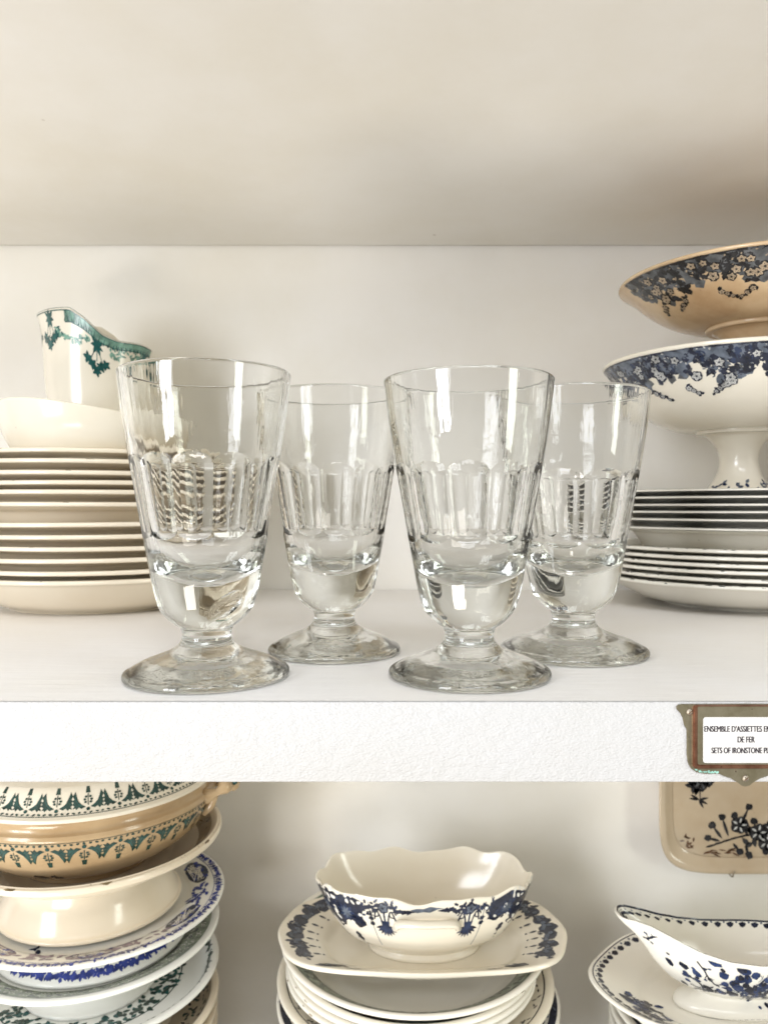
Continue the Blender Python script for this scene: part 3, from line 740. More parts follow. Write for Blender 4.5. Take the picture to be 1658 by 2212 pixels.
build('knob', S.V, S.F, S.MI, S.mats, lid)
for sd in (1, -1):
    h = tube('handle', [(sd*9.6, -1.6, 5.1), (sd*10.9, -1.5, 5.6), (sd*11.6, -0.7, 6.0), (sd*11.75, 0.1, 5.7), (sd*11.5, 0.9, 6.0), (sd*10.8, 1.6, 5.6), (sd*9.6, 1.7, 5.2)], lambda u: 0.46+0.15*math.sin(u*30), 'tan_light', tu, 10, 8)
    ct = tube('twist_ridge', [(sd*11.0, -1.4, 5.9), (sd*11.9, -0.7, 6.1), (sd*11.95, 0.0, 5.9), (sd*11.9, 0.6, 6.2), (sd*11.2, 1.4, 5.9)], lambda u: 0.2+0.1*math.sin(u*25), 'teal', tu, 8, 6)
    ct.parent = h
    tube('handle_root', [(sd*9.7, -1.4, 3.9), (sd*10.3, -1.5, 4.5), (sd*10.6, -1.5, 5.3)], 0.33, 'tan_light', tu)

def footed_plate_prof(r, rim_z, well_z, ped_top, ped_r, foot_r, lip=0.38):
    return [(0, 0.5), (foot_r-0.9, 0.4), (foot_r-0.6, 0.0), (foot_r-0.15, 0.0), (foot_r, 0.12), (foot_r-0.02, 0.3), (foot_r-0.3, 0.55), (ped_r+0.05, ped_top*0.55), (ped_r, ped_top-0.2), (ped_r, ped_top), (ped_r+0.4, ped_top+0.1),
            (ped_r+(r-ped_r)*0.5, ped_top+(rim_z-ped_top)*0.35), (r-0.5, rim_z-lip-0.12), (r-0.08, rim_z-lip), (r, rim_z-lip*0.5), (r-0.06, rim_z-0.04), (r-0.25, rim_z),
            (r-0.6, rim_z-0.08), (r-2.4, well_z+0.3), (r-3.4, well_z), (3, well_z), (0, well_z)]
# cream low footed dish under the tureen
S = Surf(footed_plate_prof(10.45, 5.75, 3.7, 3.6, 6.2, 7.15, 0.5), na=130, k=4)
S.body('ivory'); T = S.top_t
S.band(PI*0.9, PI*2.3, T+0.6, T+4.2, 'brown_grey', 0)
random.seed(31)
for i in range(220):
    a = random.uniform(PI*1.1, PI*2.25); t = T+random.uniform(0.8, 3.6)
    S.line(a, t, [(random.uniform(-.5, 0), 0), (0, random.uniform(-.4, .4)), (random.uniform(.1, .5), 0)], 0.09, 'black_ink' if i % 2 else 'brown_ink', 1, random.uniform(0, 3))
for i in range(14):
    a = random.uniform(PI*1.1, PI*2.0); S.band(a, a+0.006, T-0.42, T-0.05, 'dirt', 0, 2)
    if i < 6: S.blob(a+0.1, T-0.25, 0.35, 0.1, 'dirt', 0, 0, 9, 0.4)
o = S.make('footed_dish', loc=(tx, ty, -24.12)); tag(o, 'ivory low footed dish with brown printed inside, right under the tureen', 'dish')
# blue and white footed plate
S = Surf(footed_plate_prof(10.46, 3.35, 2.5, 2.3, 6.4, 7.5, 0.34), na=130, k=4)
S.body('cool_white'); T = S.top_t
random.seed(41)
def rim_garland(S, a0, a1, t, n, m, m2=None, s_=1.0, lay=1):
    for i in range(n):
        a = a0+(a1-a0)*i/n
        for k in range(4): S.leaf(a, t, (random.uniform(-.12, .12), random.uniform(-.12, .12)), random.uniform(0, 6.3), 0.30*s_, 0.17*s_, m, lay+k % 2)
        if i % 3 == 0: S.blob(a, t, 0.17*s_, 0.16*s_, m, lay+1, 0, 8, 0.25)
        if m2 and i % 3 == 0: S.blob(a, t, 0.06*s_, 0.06*s_, m2, lay+3, 0, 6, 0)
rim_garland(S, PI*1.0, PI*2.35, T+0.28, 150, 'bright_blue', None, 1.1)
S.band(PI, PI*2.35, T+0.62, T+0.68, 'bright_blue', 1)
for i in range(9):          # large cartouches
    a = PI*1.05+i*0.44; m = 'blue' if i > 4 else 'mauve'
    if i % 2: 
        for k in range(26): S.leaf(a, T+1.9, (random.uniform(-1.5, 1.5), random.uniform(-.7, .7)), random.uniform(0, 6.3), 0.7, 0.32, 'mauve' if i < 6 else 'bright_blue', 2)
    else:
        S.blob(a, T+1.7, 1.9, 0.85, m, 1, 0, 22, 0.06)
        for k in range(24): S.line(a, T+1.7, [(random.uniform(-1.6, 1.6), random.uniform(-.5, .5)) for _ in range(1)]*1+[(random.uniform(-1.5, 1.5), random.uniform(-.6, .6))], 0.07, 'pale', 3)
        for k in range(16): S.blob(a, T+1.7, 0.22, 0.18, 'bright_blue', 3, 0, 8, 0.3, (random.uniform(-1.5, 1.5), random.uniform(-.6, .6)))
for k in range(8): S.leaf(PI*1.42, T+3.4, (random.uniform(-.5, .5), random.uniform(-.2, .2)), random.uniform(0, 6.3), 0.5, 0.25, 'blue', 2)
tf = float(np.interp(0.5, S.p[14:34, 1], S.t[14:34]))
S.band(PI, PI*2.1, tf+0.75, tf+0.80, 'bright_blue', 1)
rim_garland(S, PI*1.0, PI*2.1, tf+0.32, 120, 'bright_blue', None, 1.25)
o = S.make('footed_dish', loc=(tx+0.2, ty, -27.0)); tag(o, 'white footed dish with bright blue flower garlands, under the ivory footed dish', 'dish')
# grey green plate with white foot
S = Surf(footed_plate_prof(10.23, 4.6, 3.5, 3.1, 4.2, 5.3, 0.34), na=130, k=4)
S.body('cool_white'); T = S.top_t
S.band(PI*0.95, PI*2.35, T+0.28, T+3.6, 'sage', 0)
random.seed(51)
for i in range(95):
    a = PI*1.0+i*0.045
    for row in (0.9, 1.75, 2.6):
        R = random.uniform(0.2, 0.32); th0 = random.uniform(0, 6)
        S.line(a+random.uniform(-.01, .01), T+row, [(R*(1-0.1*q)*math.cos(th0+q*0.7), R*(1-0.1*q)*math.sin(th0+q*0.7)) for q in range(8)], 0.06, 'pale' if i % 3 else 'slate', 1)
for i in range(60): S.blob(PI*1.0+random.uniform(0, 4.2), T+random.uniform(0.8, 3.0), 0.3, 0.2, 'slate', 1, 0, 8, 0.3)
o = S.make('footed_dish', loc=(tx, ty, -30.76)); tag(o, 'grey green footed dish with scroll border and smooth white foot', 'dish')
# plate with teal garland
S = Surf(plate_prof(10.2, 2.9, 1.6, 6.3, 0.34), na=120, k=4); S.body('cool_white'); T = S.top_t
random.seed(61)
rim_garland(S, PI*1.0, PI*2.35, T+0.75, 110, 'dark_green', 'teal_light', 1.5)
for i in range(260):
    a = random.uniform(PI*1.2, PI*2.35); S.leaf(a, T+random.uniform(3.4, 5.0), (0, 0), random.uniform(0, 6.3), 0.6, 0.35, 'dark_green' if i % 2 else 'teal', 1+i % 2)
S.band(PI*1.1, PI*2.35, T+3.3, T+3.4, 'dark_green', 1)
o = S.make('garland_plate', loc=(tx, ty, -32.4)); tag(o, 'pale grey plate with dark teal garland rim, under the grey green footed dish', 'plate')
S = Surf(plate_prof(10.2, 2.9, 1.2, 6.3, 0.34), na=120, k=4); S.body('ivory'); T = S.top_t
S.band(PI*1.0, PI*2.35, T+0.5, T+4.0, 'brown_grey', 0)
random.seed(71)
for i in range(300):
    a = random.uniform(PI*1.3, PI*2.35); S.leaf(a, T+random.uniform(0.7, 3.0), (0, 0), random.uniform(0, 6.3), 0.5, 0.25, 'dark_green' if i % 2 else 'black_ink', 1+i % 2)
bp0 = S.make('brown_plate', loc=(tx, ty, -35.1)); tag(bp0, 'brown grey printed plate, lowest visible at the right of the lower left tower', 'plate')
# the hidden plates that carry the tower
S = Surf(plate_prof(10.1, 2.6, 1.2, 6.3, 0.34), na=64, k=3); S.body('ivory')
pl0 = S.make('stack_plate', loc=(tx, ty, -36.2)); tag(pl0, 'plain ivory plate low in the lower left tower', 'plate', 'plain plates carrying the lower left tower')
for k in range(5): dup(pl0, (tx, ty, -37.4-k*1.02))

# ------------------------------------------------------------------ lower middle : sauce boat on its stand, on a stack
mx_, my_ = 2.4, 63.66
S = Surf([(0, 0.1), (4.9, 0.1), (5.0, 0), (5.4, 0), (5.5, 0.3), (7.0, 0.9), (9.0, 2.6), (10.0, 3.3), (10.5, 3.5), (10.64, 3.62), (10.64, 3.78), (10.45, 3.85), (10.1, 3.72), (8.9, 3.0), (7.6, 1.8), (6.4, 1.2), (5, 1.0), (0, 1.0)], na=140, k=5)
S.body('white_glaze'); T = S.top_t
S.band(0, 2*PI, T+0.35, T+2.0, 'sage', 0); S.band(0, 2*PI, T+0.45, T+0.55, 'dark_green', 1); S.band(0, 2*PI, T+1.9, T+2.0, 'dark_green', 1)
random.seed(81)
for i in range(300): S.leaf(random.uniform(0, 2*PI), T+random.uniform(0.6, 1.8), (0, 0), random.uniform(0, 6.3), 0.45, 0.2, 'dark_green' if i % 3 else 'slate', 1+i % 2)
o = S.make('soup_plate', loc=(mx_, my_, -30.49)); tag(o, 'wide white soup plate with green printed border, under the sauce boat stand', 'plate')
zz = [-27.9, -28.45, -29.0]
lab = ['white plate with navy inside, directly under the green bordered soup plate', 'middle one of the three nested white plates with navy inside', 'lowest of the three nested white plates with navy inside']
for i, z in enumerate(zz):
    S = Surf(plate_prof(9.95+0.05*i, 3.1, 0.52, 5.4, 0.30), na=120, k=4); S.body('white_glaze'); T = S.top_t
    S.band(0, 2*PI, T+0.25, T+3.0, 'blue' if i == 0 else 'navy', 0); worn_rim(S, 6)
    o = S.make('navy_lined_plate', loc=(mx_-0.15-0.05*i, my_, z-3.1)); tag(o, lab[i], 'plate', 'nested white plates under the soup plate')
S = Surf(plate_prof(11.1, 2.4, 0.6, 6.2, 0.32), na=130, k=4); S.body('cream'); T = S.top_t
S.band(0, 2*PI, T+0.55, T+0.68, 'black_ink', 1)
random.seed(91)
for i in range(110):
    a = random.uniform(0, 2*PI)
    S.leaf(a, T+1.2, (0, 0), random.uniform(0, 6.3), 0.5, 0.16, 'black_ink', 1)
for i in range(50): S.line(random.uniform(PI, 2*PI), T-0.75, [(-.15, -.2), (0, .2), (.2, .1)], 0.08, 'black_ink', 1)
o = S.make('lined_plate', loc=(mx_+0.1, my_, -32.1)); tag(o, 'wider cream plate with black line and sprigs, below the nested plates', 'plate')
S = Surf(plate_prof(11.3, 2.0, 1.1, 6.2, 0.30), na=130, k=4); S.body('white_glaze'); T = S.top_t
S.band(0, 2*PI, T+0.05, T+4.6, 'navy', 0)
for i in range(160): S.leaf(random.uniform(0, 2*PI), T+random.uniform(.3, 2.5), (0, 0), random.uniform(0, 6.3), 0.7, 0.2, 'mid_blue', 1)
o = S.make('dark_plate', loc=(mx_+0.3, my_-0.3, -33.2)); tag(o, 'dark navy printed plate showing at both bottom sides of the middle stack', 'plate')
S = Surf(plate_prof(9.8, 2.0, 1.2, 6.3, 0.34), na=64, k=3); S.body('white_glaze')
pl1 = S.make('stack_plate', loc=(mx_, my_, -34.3)); tag(pl1, 'plain white plate low in the middle stack', 'plate', 'plain plates carrying the middle stack')
for k in range(7): dup(pl1, (mx_, my_, -35.45-k*1.007))
# rounded oblong stand
def supr(ax, ay, p=2.9):
    def f(r, a, z):
        c, s_ = math.cos(a), math.sin(a)
        g = (abs(c)**p+abs(s_)**p)**(-1/p)
        lob = 1+0.012*math.cos(8*a)
        return (r*ax*c*g*lob, r*ay*s_*g*lob, z)
    return f
S = Surf([(0, 0.1), (5.6, 0.1), (5.8, 0), (6.2, 0), (6.35, 0.2), (7.6, 0.8), (9.2, 1.35), (10.7, 1.6), (11.1, 1.68), (11.2, 1.82), (11.1, 1.98), (10.8, 2.0), (9.6, 1.75), (8.0, 1.3), (7.0, 0.75), (5, 0.65), (0, 0.65)], na=160, k=5, deform=supr(1, 0.535))
S.body('cream'); T = S.top_t
random.seed(101)
def swag_cluster(S, a, t, sc, m='navy', m2='mid_blue'):
    S.blob(a, t, 0.75*sc, 0.55*sc, m, 1, random.uniform(0, 3), 12, 0.2)
    for k in range(9):
        x, y = random.uniform(-.9, .9)*sc, random.uniform(-.55, .55)*sc
        S.leaf(a, t, (x, y), random.uniform(0, 6.3), 0.5*sc, 0.26*sc, m, 2)
    for k in range(4): S.flower(a, t, (random.uniform(-.7, .7)*sc, random.uniform(-.35, .35)*sc), 0.24*sc, m2, m, 2)
for a in [PI-0.55, PI-0.3, PI-0.08, PI+0.12, PI+0.34, PI+0.55, PI+0.9]:
    for sg in (0, 1):
        aa = a if not sg else PI-a
        swag_cluster(S, aa, T+1.15, 1.0); 
        S.leaf(aa, T+2.0, (0, 0), PI/2, 0.7, 0.25, 'navy', 1); S.blob(aa, T+2.9, .1, .1, 'navy', 1)
for a in (PI-1.0, 1.0, PI-0.75, 0.75): swag_cluster(S, a, T+1.2, 1.25)
for a in (PI*1.35, PI*1.65): S.leaf(a, T+0.5, (-.8, 0), 0.1, 1.6, 0.2, 'slate', 1)
o = S.make('sauce_boat_stand', loc=(3.0, 61.8, -27.4)); tag(o, 'cream oblong sauce boat stand with navy floral ends, on the middle stack', 'stand')
# the scalloped boat
def boatdef(r, a, z):
    c, s_ = math.cos(a), math.sin(a); k = max(0, min(1, z/5.9))
    lob = 1+0.016*k*math.cos(10*a)-0.055*k*(math.cos(4*a)-1)*0.5
    rim = 0.15*math.cos(10*a+0.6)*k**6+0.08*math.cos(17*a)*k**8+0.15*k**5*math.cos(4*a+PI)-0.28*k**4*abs(s_)**3-0.32*k**4*abs(c)**3
    ay = 0.60-0.07*k
    return (r*1.0*c*lob, r*ay*s_*lob, z+rim+0.05*k**4*c)
bo = empty('sauce_boat', (3.15, 61.9, -26.72)); tag(bo, 'cream scalloped sauce boat with navy panel border, standing on the oblong stand', 'sauce boat', None)
S = Surf([(0, 0.3), (3.7, 0.3), (3.9, 0), (4.3, 0), (4.35, 0.25), (4.1, 0.5), (4.6, 0.8), (6.4, 1.8), (7.55, 3.4), (8.15, 4.9), (8.4, 5.75), (8.42, 5.9), (8.25, 5.95), (7.95, 5.3), (7.3, 3.9), (6.2, 2.5), (4.5, 1.4), (2, 0.9), (0, 0.85)], na=200, k=6, deform=boatdef)
S.body('cream'); T = float(S.t[np.argmin(abs(S.p[:, 0]-8.42)+abs(S.p[:, 1]-5.88))])
random.seed(111)
S.gs = 1.22
def panel(S, a, t, sgn):
    pts = [(-1.35, -.15), (-1.2, -1.6), (-.7, -1.85), (.75, -1.95), (1.2, -1.65), (1.3, -.1), (.7, .1), (0, .2), (-.7, .1)]
    S.poly(a, t, [(x*sgn, y) for x, y in pts], 'navy', 1)
    for k in range(9): S.leaf(a, t, (0, -0.95), k*0.7, 0.62, 0.24, 'blue', 3)
    for k in range(9): S.leaf(a, t, (0, -0.95), k*0.7+.3, 0.42, 0.12, 'mid_blue', 4)
    for k in range(14):
        q = k*PI/7; S.blob(a, t, 0.17, 0.10, 'pale', 3, q, 7, 0.3, (0.98*math.cos(q), -0.95+0.72*math.sin(q)))
    S.leaf(a, t, (0.1, -2.2), -PI/2, 0.9, 0.5, 'navy', 1, 0, 0.3)
    S.blob(a, t, .1, .1, 'navy', 1, 0, 6, 0, (0.15, -3.3)); S.blob(a, t, .07, .07, 'navy', 1, 0, 6, 0, (0.2, -3.6))
def fan(S, a, t, sgn):
    for k in range(9): S.leaf(a, t, (0, -1.55), -PI/2+(k-4)*0.33, 0.8, 0.22, 'blue' if k % 2 else 'navy', 1+k % 2)
    S.poly(a, t, [(-.3, -1.2), (.3, -1.2), (.22, -1.6), (-.22, -1.6)], 'blue', 2)
    S.line(a, t, [(0, -.2), (0, -1.2)], 0.12, 'blue', 1)
    S.flower(a, t, (0, -0.35), 0.36, 'mid_blue', 'navy', 2)
    for d in (-1, 1):
        S.line(a, t, [(d*(0.2+0.5*u), -1.25+0.7*math.sin(u*3)) for u in (0, .2, .4, .6, .8, 1)], 0.10, 'navy', 1)
        S.line(a, t, [(d*(0.55+0.22*math.cos(q)), -0.75+0.22*math.sin(q)) for q in (0, 1, 2, 3, 4, 5)], 0.08, 'navy', 2)
        for k in range(3): S.leaf(a, t, (d*(0.6+0.3*k), -0.4+0.0*k), random.uniform(-.6, .6)+(0 if d > 0 else PI), 0.5, 0.32, 'navy', 1+k % 2, 0, 0.3)
        for k in range(2): S.leaf(a, t, (d*0.75, -1.1-0.3*k), random.uniform(-.6, .6)+(0 if d > 0 else PI), 0.42, 0.3, 'navy', 1+k % 2, 0, 0.3)
    S.leaf(a, t, (sgn*1.3, -0.35), 0 if sgn > 0 else PI, 0.7, 0.2, 'navy', 1)
for off, kind, sg in ((0.80, panel, 1), (0.39, fan, -1), (1.17, panel, -1)):
    kind(S, -PI/2+off*1.0, T-0.28, sg); kind(S, -PI/2-off*1.0, T-0.28, -sg)
for i in range(230):
    off = random.uniform(0.26, 1.45)*random.choice((-1, 1)); t = T-0.25-random.uniform(0.05, 1.75*min(1, (abs(off)-0.1)*1.6))
    S.leaf(-PI/2+off, t, (0, 0), random.uniform(0, 6.3), random.uniform(0.25, 0.5), 0.17, random.choice(('navy', 'navy', 'blue')), 1, 0, 0.3)
S.leaf(-PI/2, T-0.55, (-1.0, 0), 0, 2.0, 0.3, 'mid_blue', 1, 0, 0.3)
for off in (-0.53, 0.53): S.band(-PI/2+off, -PI/2+off+0.008, T-0.3, T-4.6, 'mid_blue', 0, 2)
S.band(PI*1.1, PI*1.9, 4.35, 4.28, 'dirt', 0, 60, 0.06)
S.make('body', bo)
tube('lug_handle', [(-2.3, -4.05, 3.6), (-2.0, -4.75, 4.15), (-1.0, -5.05, 4.3), (0, -5.1, 4.3), (1.0, -5.05, 4.3), (2.0, -4.75, 4.15), (2.3, -4.05, 3.6)], 0.27, 'cream', bo, 10, 6, 1.3)
# ------------------------------------------------------------------ lower right : blue sauce boat, stand, plates
bx, by = 27.2, 59.4
BW = ([-9.6, -9.55, -9.4, -9.1, -8.5, -7.5, -6, -4.5, -2.5, 0], [0, .4, .8, 1.08, 1.2, 1.33, 1.8, 2.45, 3.0, 3.265])
BZ = ([-9.6, -8.5, -7.3, -5.5, -4, -2, 0, 4, 7.4], [1.3, 1.2, .85, .1, -.45, -.88, -1.03, -.95, -.3])
def blue_boat(r, a, z):
    c, s_ = math.cos(a), math.sin(a); k = max(0, min(1, z/5.6)); q = max(0, -c)
    x = r*c-k**4.5*q**1.6*2.2; y = r*s_*0.44
    if c < 0 and r > 0.5:
        yf = r/7.42*float(np.interp(x*7.42/r if r < 7.42 else x, *BW))*(1 if s_ > 0 else -1)
        m = k**3; y = y*(1-m)+yf*m
    return (x, y, z+k*k*float(np.interp(x, *BZ)))
S = Surf([(0, 0.4), (3.9, 0.4), (4.5, 0.0), (5.0, 0.0), (5.15, 0.2), (4.9, 0.6), (3.9, 1.0), (3.6, 1.25), (4.3, 1.6), (5.6, 2.3), (6.6, 3.4), (7.1, 4.6), (7.4, 5.45), (7.42, 5.6), (7.25, 5.62), (6.9, 4.7), (6.2, 3.5), (5, 2.4), (3, 1.9), (0, 1.8)], na=170, k=6, deform=blue_boat)
S.body('white_glaze'); T = float(S.t[np.argmin(abs(S.p[:, 0]-7.42)+abs(S.p[:, 1]-5.6))]); Ti = S.top_t
random.seed(121); S.gs = 1.3
S.band(0, 2*PI, Ti+0.02, Ti+0.10, 'navy', 3); S.band(0, 2*PI, Ti+0.10, Ti+0.17, 'navy', 3)
for i in range(46):
    a = 2*PI*i/46
    S.poly(a, Ti+0.42, [(-.22, 0), (-.15, .16), (0, .24), (.16, .15), (.24, 0), (0, -.1)], 'navy', 1)
    S.blob(a+PI/46, Ti+0.30, 0.07, 0.06, 'mid_blue', 1)
def branch(S, a, t, x, y, ang, n, w=0.11, m='navy', fm='cobalt', lay=1, bl=0.5, R=0.42):
    P = [(x, y)]
    for i in range(n):
        ang += random.uniform(-.55, .55); l = random.uniform(.32, .55); x += l*math.cos(ang); y += l*math.sin(ang); P.append((x, y))
        if random.random() < 0.6: S.blob(a, t, 0.15, 0.12, m, lay+1, random.uniform(0, 3), 8, 0.3, (x+random.uniform(-.12, .12), y+random.uniform(-.12, .12)))
        if random.random() < 0.3:
            q = ang+random.choice((-1, 1))*random.uniform(.7, 1.2); S.line(a, t, [(x, y), (x+.3*math.cos(q), y+.3*math.sin(q)), (x+.55*math.cos(q+.3), y+.55*math.sin(q+.3))], w*.7, m, lay); S.blob(a, t, .13, .11, fm, lay+1, 0, 8, .3, (x+.6*math.cos(q+.3), y+.6*math.sin(q+.3)))
        if random.random() < bl:
            r_ = R*random.uniform(.7, 1.15); fx, fy = x+random.uniform(-.2, .2), y+random.uniform(-.2, .2)
            for k in range(5):
                q = k*1.257+random.uniform(-.3, .3); S.blob(a, t, r_*.5, r_*.45, random.choice((fm, m)), lay+2+k % 2, q, 9, .18, (fx+r_*.55*math.cos(q), fy+r_*.55*math.sin(q)))
            S.blob(a, t, r_*.14, r_*.14, 'pale_grey', lay+5, 0, 6, .3, (fx, fy))
            for k in range(3): q = random.uniform(0, 6.3); S.line(a, t, [(fx, fy), (fx+r_*.6*math.cos(q), fy+r_*.6*math.sin(q))], .035, 'mid_blue', lay+5)
    S.line(a, t, P, w*1.35, m, lay+2)
S.gs = 1.0; S.tmax = T-0.35
random.seed(124)
branch(S, -PI/2-1.02, T-0.9, -1.0, 0.3, -0.5, 7, bl=.15); branch(S, -PI/2-0.80, T-2.6, -0.2, 0.3, -0.9, 3, bl=.9, R=.5)
branch(S, -PI/2-0.50, T-0.8, -0.6, 0.0, -0.85, 6, bl=.15); branch(S, -PI/2-0.25, T-2.9, -0.3, 0.2, -0.3, 5, bl=.9, R=.62)
branch(S, -PI/2+0.05, T-3.4, -0.5, 0.0, 0.1, 6, bl=.8, R=.6); branch(S, -PI/2+0.0, T-2.4, -0.3, 0.0, 0.7, 5, bl=.6, R=.5)
branch(S, -PI/2-0.60, T-4.3, -1.5, -0.1, 0.15, 6, w=.09, bl=.05); branch(S, -PI/2-0.70, T-3.6, -0.8, 0.1, -.2, 4, w=.08, bl=0)
branch(S, -PI/2+0.30, T-4.3, -1.8, -0.1, 0.1, 8, w=.09, bl=.3, R=.35); branch(S, -PI/2+.45, T-2.8, 0, 0, .2, 8, bl=.6, R=.5)
S.tmax = S.L-0.01
for k in range(14): S.leaf(PI+random.uniform(-.16, .16), Ti+random.uniform(.4, 1.3), (0, 0), random.uniform(0, 6.3), .5, .24, 'navy' if k % 2 else 'blue', 1)
S.gs = 1.3
for i in range(40):
    a = PI+i*0.085; S.poly(a, 4.9, [(-.2, 0), (-.1, .2), (.1, .2), (.2, 0), (0, -.12)], 'navy', 1)
S.band(PI*0.95, PI*2.05, 4.55, 4.62, 'navy', 1)
bb = empty('blue_sauce_boat', (bx-0.1, by, -29.75)); tag(bb, 'white sauce boat with blue blossom branches and raised spout, lower right', 'sauce boat', None)
S.make('body', bb)
tube('handle', [(7.1, 0, 6.2), (9.0, 0, 7.2), (10.2, 0, 5.8), (9.0, 0, 3.6), (6.4, 0, 3.0)], 0.4, 'white_glaze', bb)
def ovs(r, a, z):
    c, s_ = math.cos(a), math.sin(a); lob = 1+0.012*math.cos(6*a)
    return (r*c*lob, r*s_*0.66*lob, z+0.12*math.cos(6*a)*max(0, (r-8)/3))
S = Surf([(0, 0.1), (5.6, 0.1), (5.8, 0), (6.2, 0), (6.35, 0.2), (7.6, 0.8), (9.2, 1.5), (10.9, 2.1), (11.3, 2.25), (11.4, 2.4), (11.25, 2.5), (10.9, 2.42), (9.6, 1.9), (8.0, 1.35), (7.0, 0.95), (5, 0.85), (0, 0.85)], na=160, k=5, deform=ovs)
S.body('white_glaze'); T = S.top_t
S.band(0, 2*PI, T+0.12, T+0.22, 'navy', 1)
S.gs = 1.35
for i in range(60):
    a = 2*PI*i/60; S.poly(a, T+0.62, [(-.25, 0), (-.18, .18), (0, .26), (.18, .18), (.26, 0), (0, -.12)], 'navy', 1); S.blob(a+PI/64, T+0.42, 0.08, 0.07, 'mid_blue', 1)
for k in range(1): pass
S.gs = 1.0
branch(S, PI+0.30, T+3.0, -1.2, -0.3, 0.4, 6, bl=.5, R=.6); branch(S, PI+0.62, T+1.9, -1.6, 0.0, 0.1, 8, bl=.4, R=.45); branch(S, PI+0.2, T+2.6, 0, 0, 1.8, 4, w=.08, bl=.2)
o = S.make('sauce_boat_stand', loc=(bx, by+0.3, -30.62)); tag(o, 'white oval stand with navy tooth border, under the blue blossom sauce boat', 'stand')
S = Surf(plate_prof(9.7, 2.2, 1.18, 6.0, 0.32), na=96, k=4); S.body('white_glaze'); T = S.top_t
for i in range(60): S.line(PI*0.9+i*0.06, T-0.9, [(0, -.5), (0.05, .3)], 0.12, 'navy', 1)
S.band(0, 2*PI, T+.2, T+2.5, 'navy', 0)
p0 = S.make('striped_plate', loc=(bx+0.5, by+2, -31.95)); tag(p0, 'navy striped plate just below the oval stand, lower right', 'plate', 'navy striped plates below the oval stand')
for k in range(9): dup(p0, (bx+0.5, by+2, -33.1-k*1.04), 'navy striped plate low in the stack under the oval stand')

# ------------------------------------------------------------------ tray hung on the wall
tr = empty('hanging_tray', (36.4, 73.6, -17.2)); tag(tr, 'tan oblong tray with black blossom sprays, hung on the wall at lower right', 'tray')
def traydef(r, a, z):
    p = 6.0; c, s_ = math.cos(a), math.sin(a); g = (abs(c)**p+abs(s_)**p)**(-1/p)
    x = r*c*g; y = r*s_*g*0.84
    return (x, -z, y)
S = Surf([(0, -0.6), (8.6, -0.6), (8.8, -0.75), (9.2, -0.7), (9.7, 0.0), (10.4, 0.45), (10.75, 0.55), (10.85, 0.68), (10.7, 0.80), (10.3, 0.68), (9.9, 0.35), (9.4, 0.0), (8.8, -0.2), (0, -0.22)], na=160, k=5, deform=traydef)
S.body('tray_tan'); L = S.L
random.seed(131)
def tray_put(pts, mat, lay=0):
    k = S.mi(mat); b = len(S.V)
    cx_ = sum(p[0] for p in pts)/len(pts); cz_ = sum(p[1] for p in pts)/len(pts)
    def h(x, z):
        m = max(abs(x), abs(z)/0.84); q = (abs(x)**6+abs(z/0.84)**6)**(1/6)
        return float(np.interp(q, [8.8, 9.4, 9.9, 10.3, 10.7], [0.21, 0.0, -0.35, -0.68, -0.80]))-0.015-0.007*lay
    S.V.append((cx_, h(cx_, cz_), cz_))
    for x, z in pts: S.V.append((x, h(x, z), z))
    for i in range(len(pts)): S.F.append((b, b+1+i, b+1+(i+1) % len(pts))); S.MI.append(k)
def tleaf(x, z, ang, ln, wd, m, lay=0):
    c, d = math.cos(ang), math.sin(ang); pts = []
    for sd in (1, -1):
        for i in (range(6) if sd == 1 else range(4, 0, -1)):
            u = i/5; hw = wd*math.sin(PI*u**0.8)*0.5; X, Y = u*ln, sd*hw; pts.append((x+X*c-Y*d, z+X*d+Y*c))
    tray_put(pts, m, lay)
def tblob(x, z, R, m, lay=0, jag=.2):
    tray_put([(x+R*(1+random.uniform(-jag, jag))*math.cos(k*0.7), z+R*(1+random.uniform(-jag, jag))*math.sin(k*0.7)) for k in range(9)], m, lay)
def tflower(x, z, R, pm='pale_grey', om='black_ink'):
    tblob(x, z, R, om, 1)
    for k in range(5):
        q = k*1.257; tblob(x+R*.6*math.cos(q), z+R*.6*math.sin(q), R*.42, om, 2, .05); tleaf(x+R*.25*math.cos(q), z+R*.25*math.sin(q), q+.1, R*.62, R*.22, pm, 3)
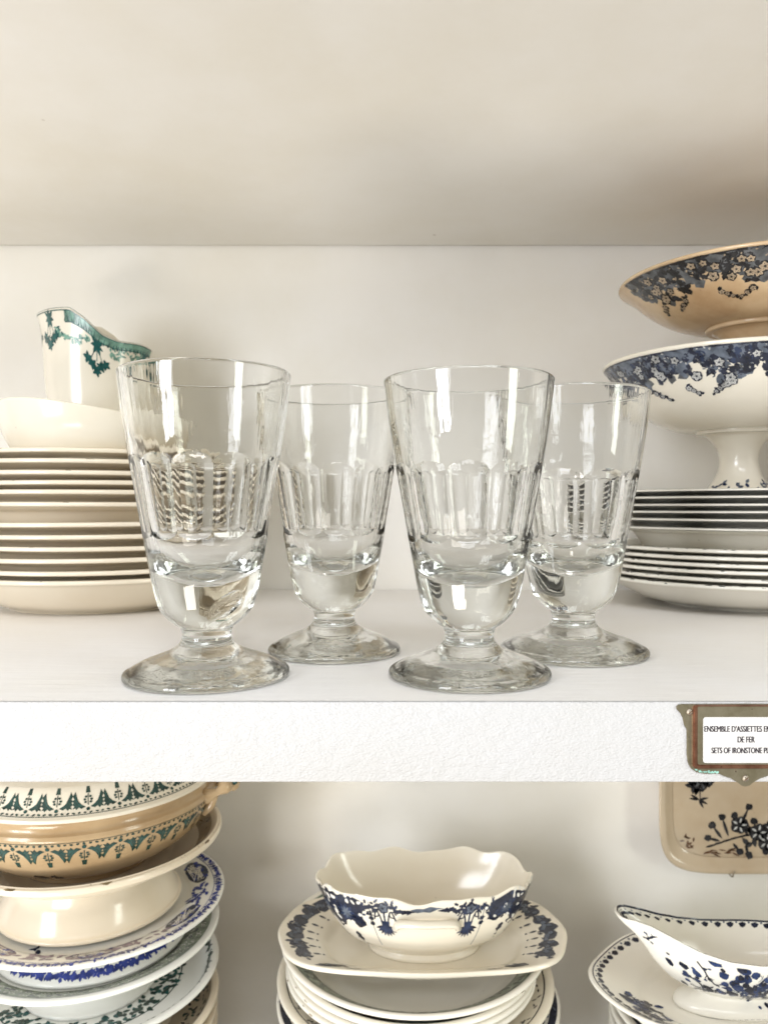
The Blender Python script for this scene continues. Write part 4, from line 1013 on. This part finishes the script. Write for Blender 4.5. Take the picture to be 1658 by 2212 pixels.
# sprig upper left of the visible corner, spray along the lower edge (positions in cm from tray centre)
for x, z in ((-7.2, -0.3), (-6.6, 0.2), (-6.0, -0.4), (-6.6, -0.8)): tflower(x, z, 0.85, 'slate')
for k in range(7): tleaf(-7.2+random.uniform(-.3, .3), -1.0+random.uniform(-.3, .3), random.uniform(2.4, 5), 0.9, 0.45, 'black_ink', 1)
tleaf(-6.7, -1.2, -PI/2, 1.6, .12, 'black_ink', 1)
for a_ in (2.6, 3.0, 5.8, 5.2, 0.2): tleaf(-6.8, -2.5, a_, 0.95, 0.25, 'black_ink', 1)
for i in range(11):
    u = i/10; x = -6.2+7.5*u; z = -7.0+1.2*math.sin(u*2.2)
    tleaf(x, z, 0.25, 1.2, 0.22, 'black_ink', 1)
for x, z, a_, l in ((-4.6, -6.2, 2.2, 1.6), (-4.0, -6.0, 1.9, 2.0), (-3.4, -5.6, 1.6, 1.6), (-3.0, -5.2, 1.15, 2.2), (-4.8, -6.4, 2.9, 1.2), (-2.2, -6.0, 1.9, 1.3), (-1.4, -6.1, 1.7, 1.6), (-3.6, -6.6, 5.4, 1.0), (-2.4, -6.8, 5.0, .9), (-1.2, -6.8, 5.6, .9)):
    tleaf(x, z, a_, l, 0.30, 'black_ink', 1); tblob(x+l*math.cos(a_), z+l*math.sin(a_), 0.34, 'black_ink', 2)
for x, z in ((-3.0, -4.9), (-1.2, -5.6), (0.2, -5.4), (1.2, -6.2), (-0.4, -6.5)): tflower(x, z, 0.85)
for i in range(34): tleaf(random.uniform(-2.2, 1.6), random.uniform(-6.9, -5.0), random.uniform(0, 6.3), 0.9, 0.5, 'black_ink', 1)
for i in range(12): tleaf(-7.9+random.uniform(-.5, .7), -6.4+random.uniform(-.7, .4), random.uniform(0, 6.3), 0.5, 0.2, 'brown_ink', 1)
for i in range(14): tleaf(-5.0+random.uniform(-1.5, 1.5), -7.4+random.uniform(-.2, .2), random.uniform(-.5, .5), 0.8, 0.14, 'brown_ink', 1)
for k in range(22):
    q = PI+k*0.07; tleaf(0.9+1.9*math.cos(q*1.0), 1.4+2.2*math.sin(q), q+1.4, 1.2, 0.14, 'brown_ink', 1)
S.make('tray', tr)
tube('hanger_hook', [(-4.0, 0.6, -9.05), (-4.0, -0.1, -9.45), (-4.0, -0.7, -9.35), (-4.05, -0.95, -9.0), (-3.9, -0.9, -8.75)], 0.07, 'screw_metal', tr, 8, 5)
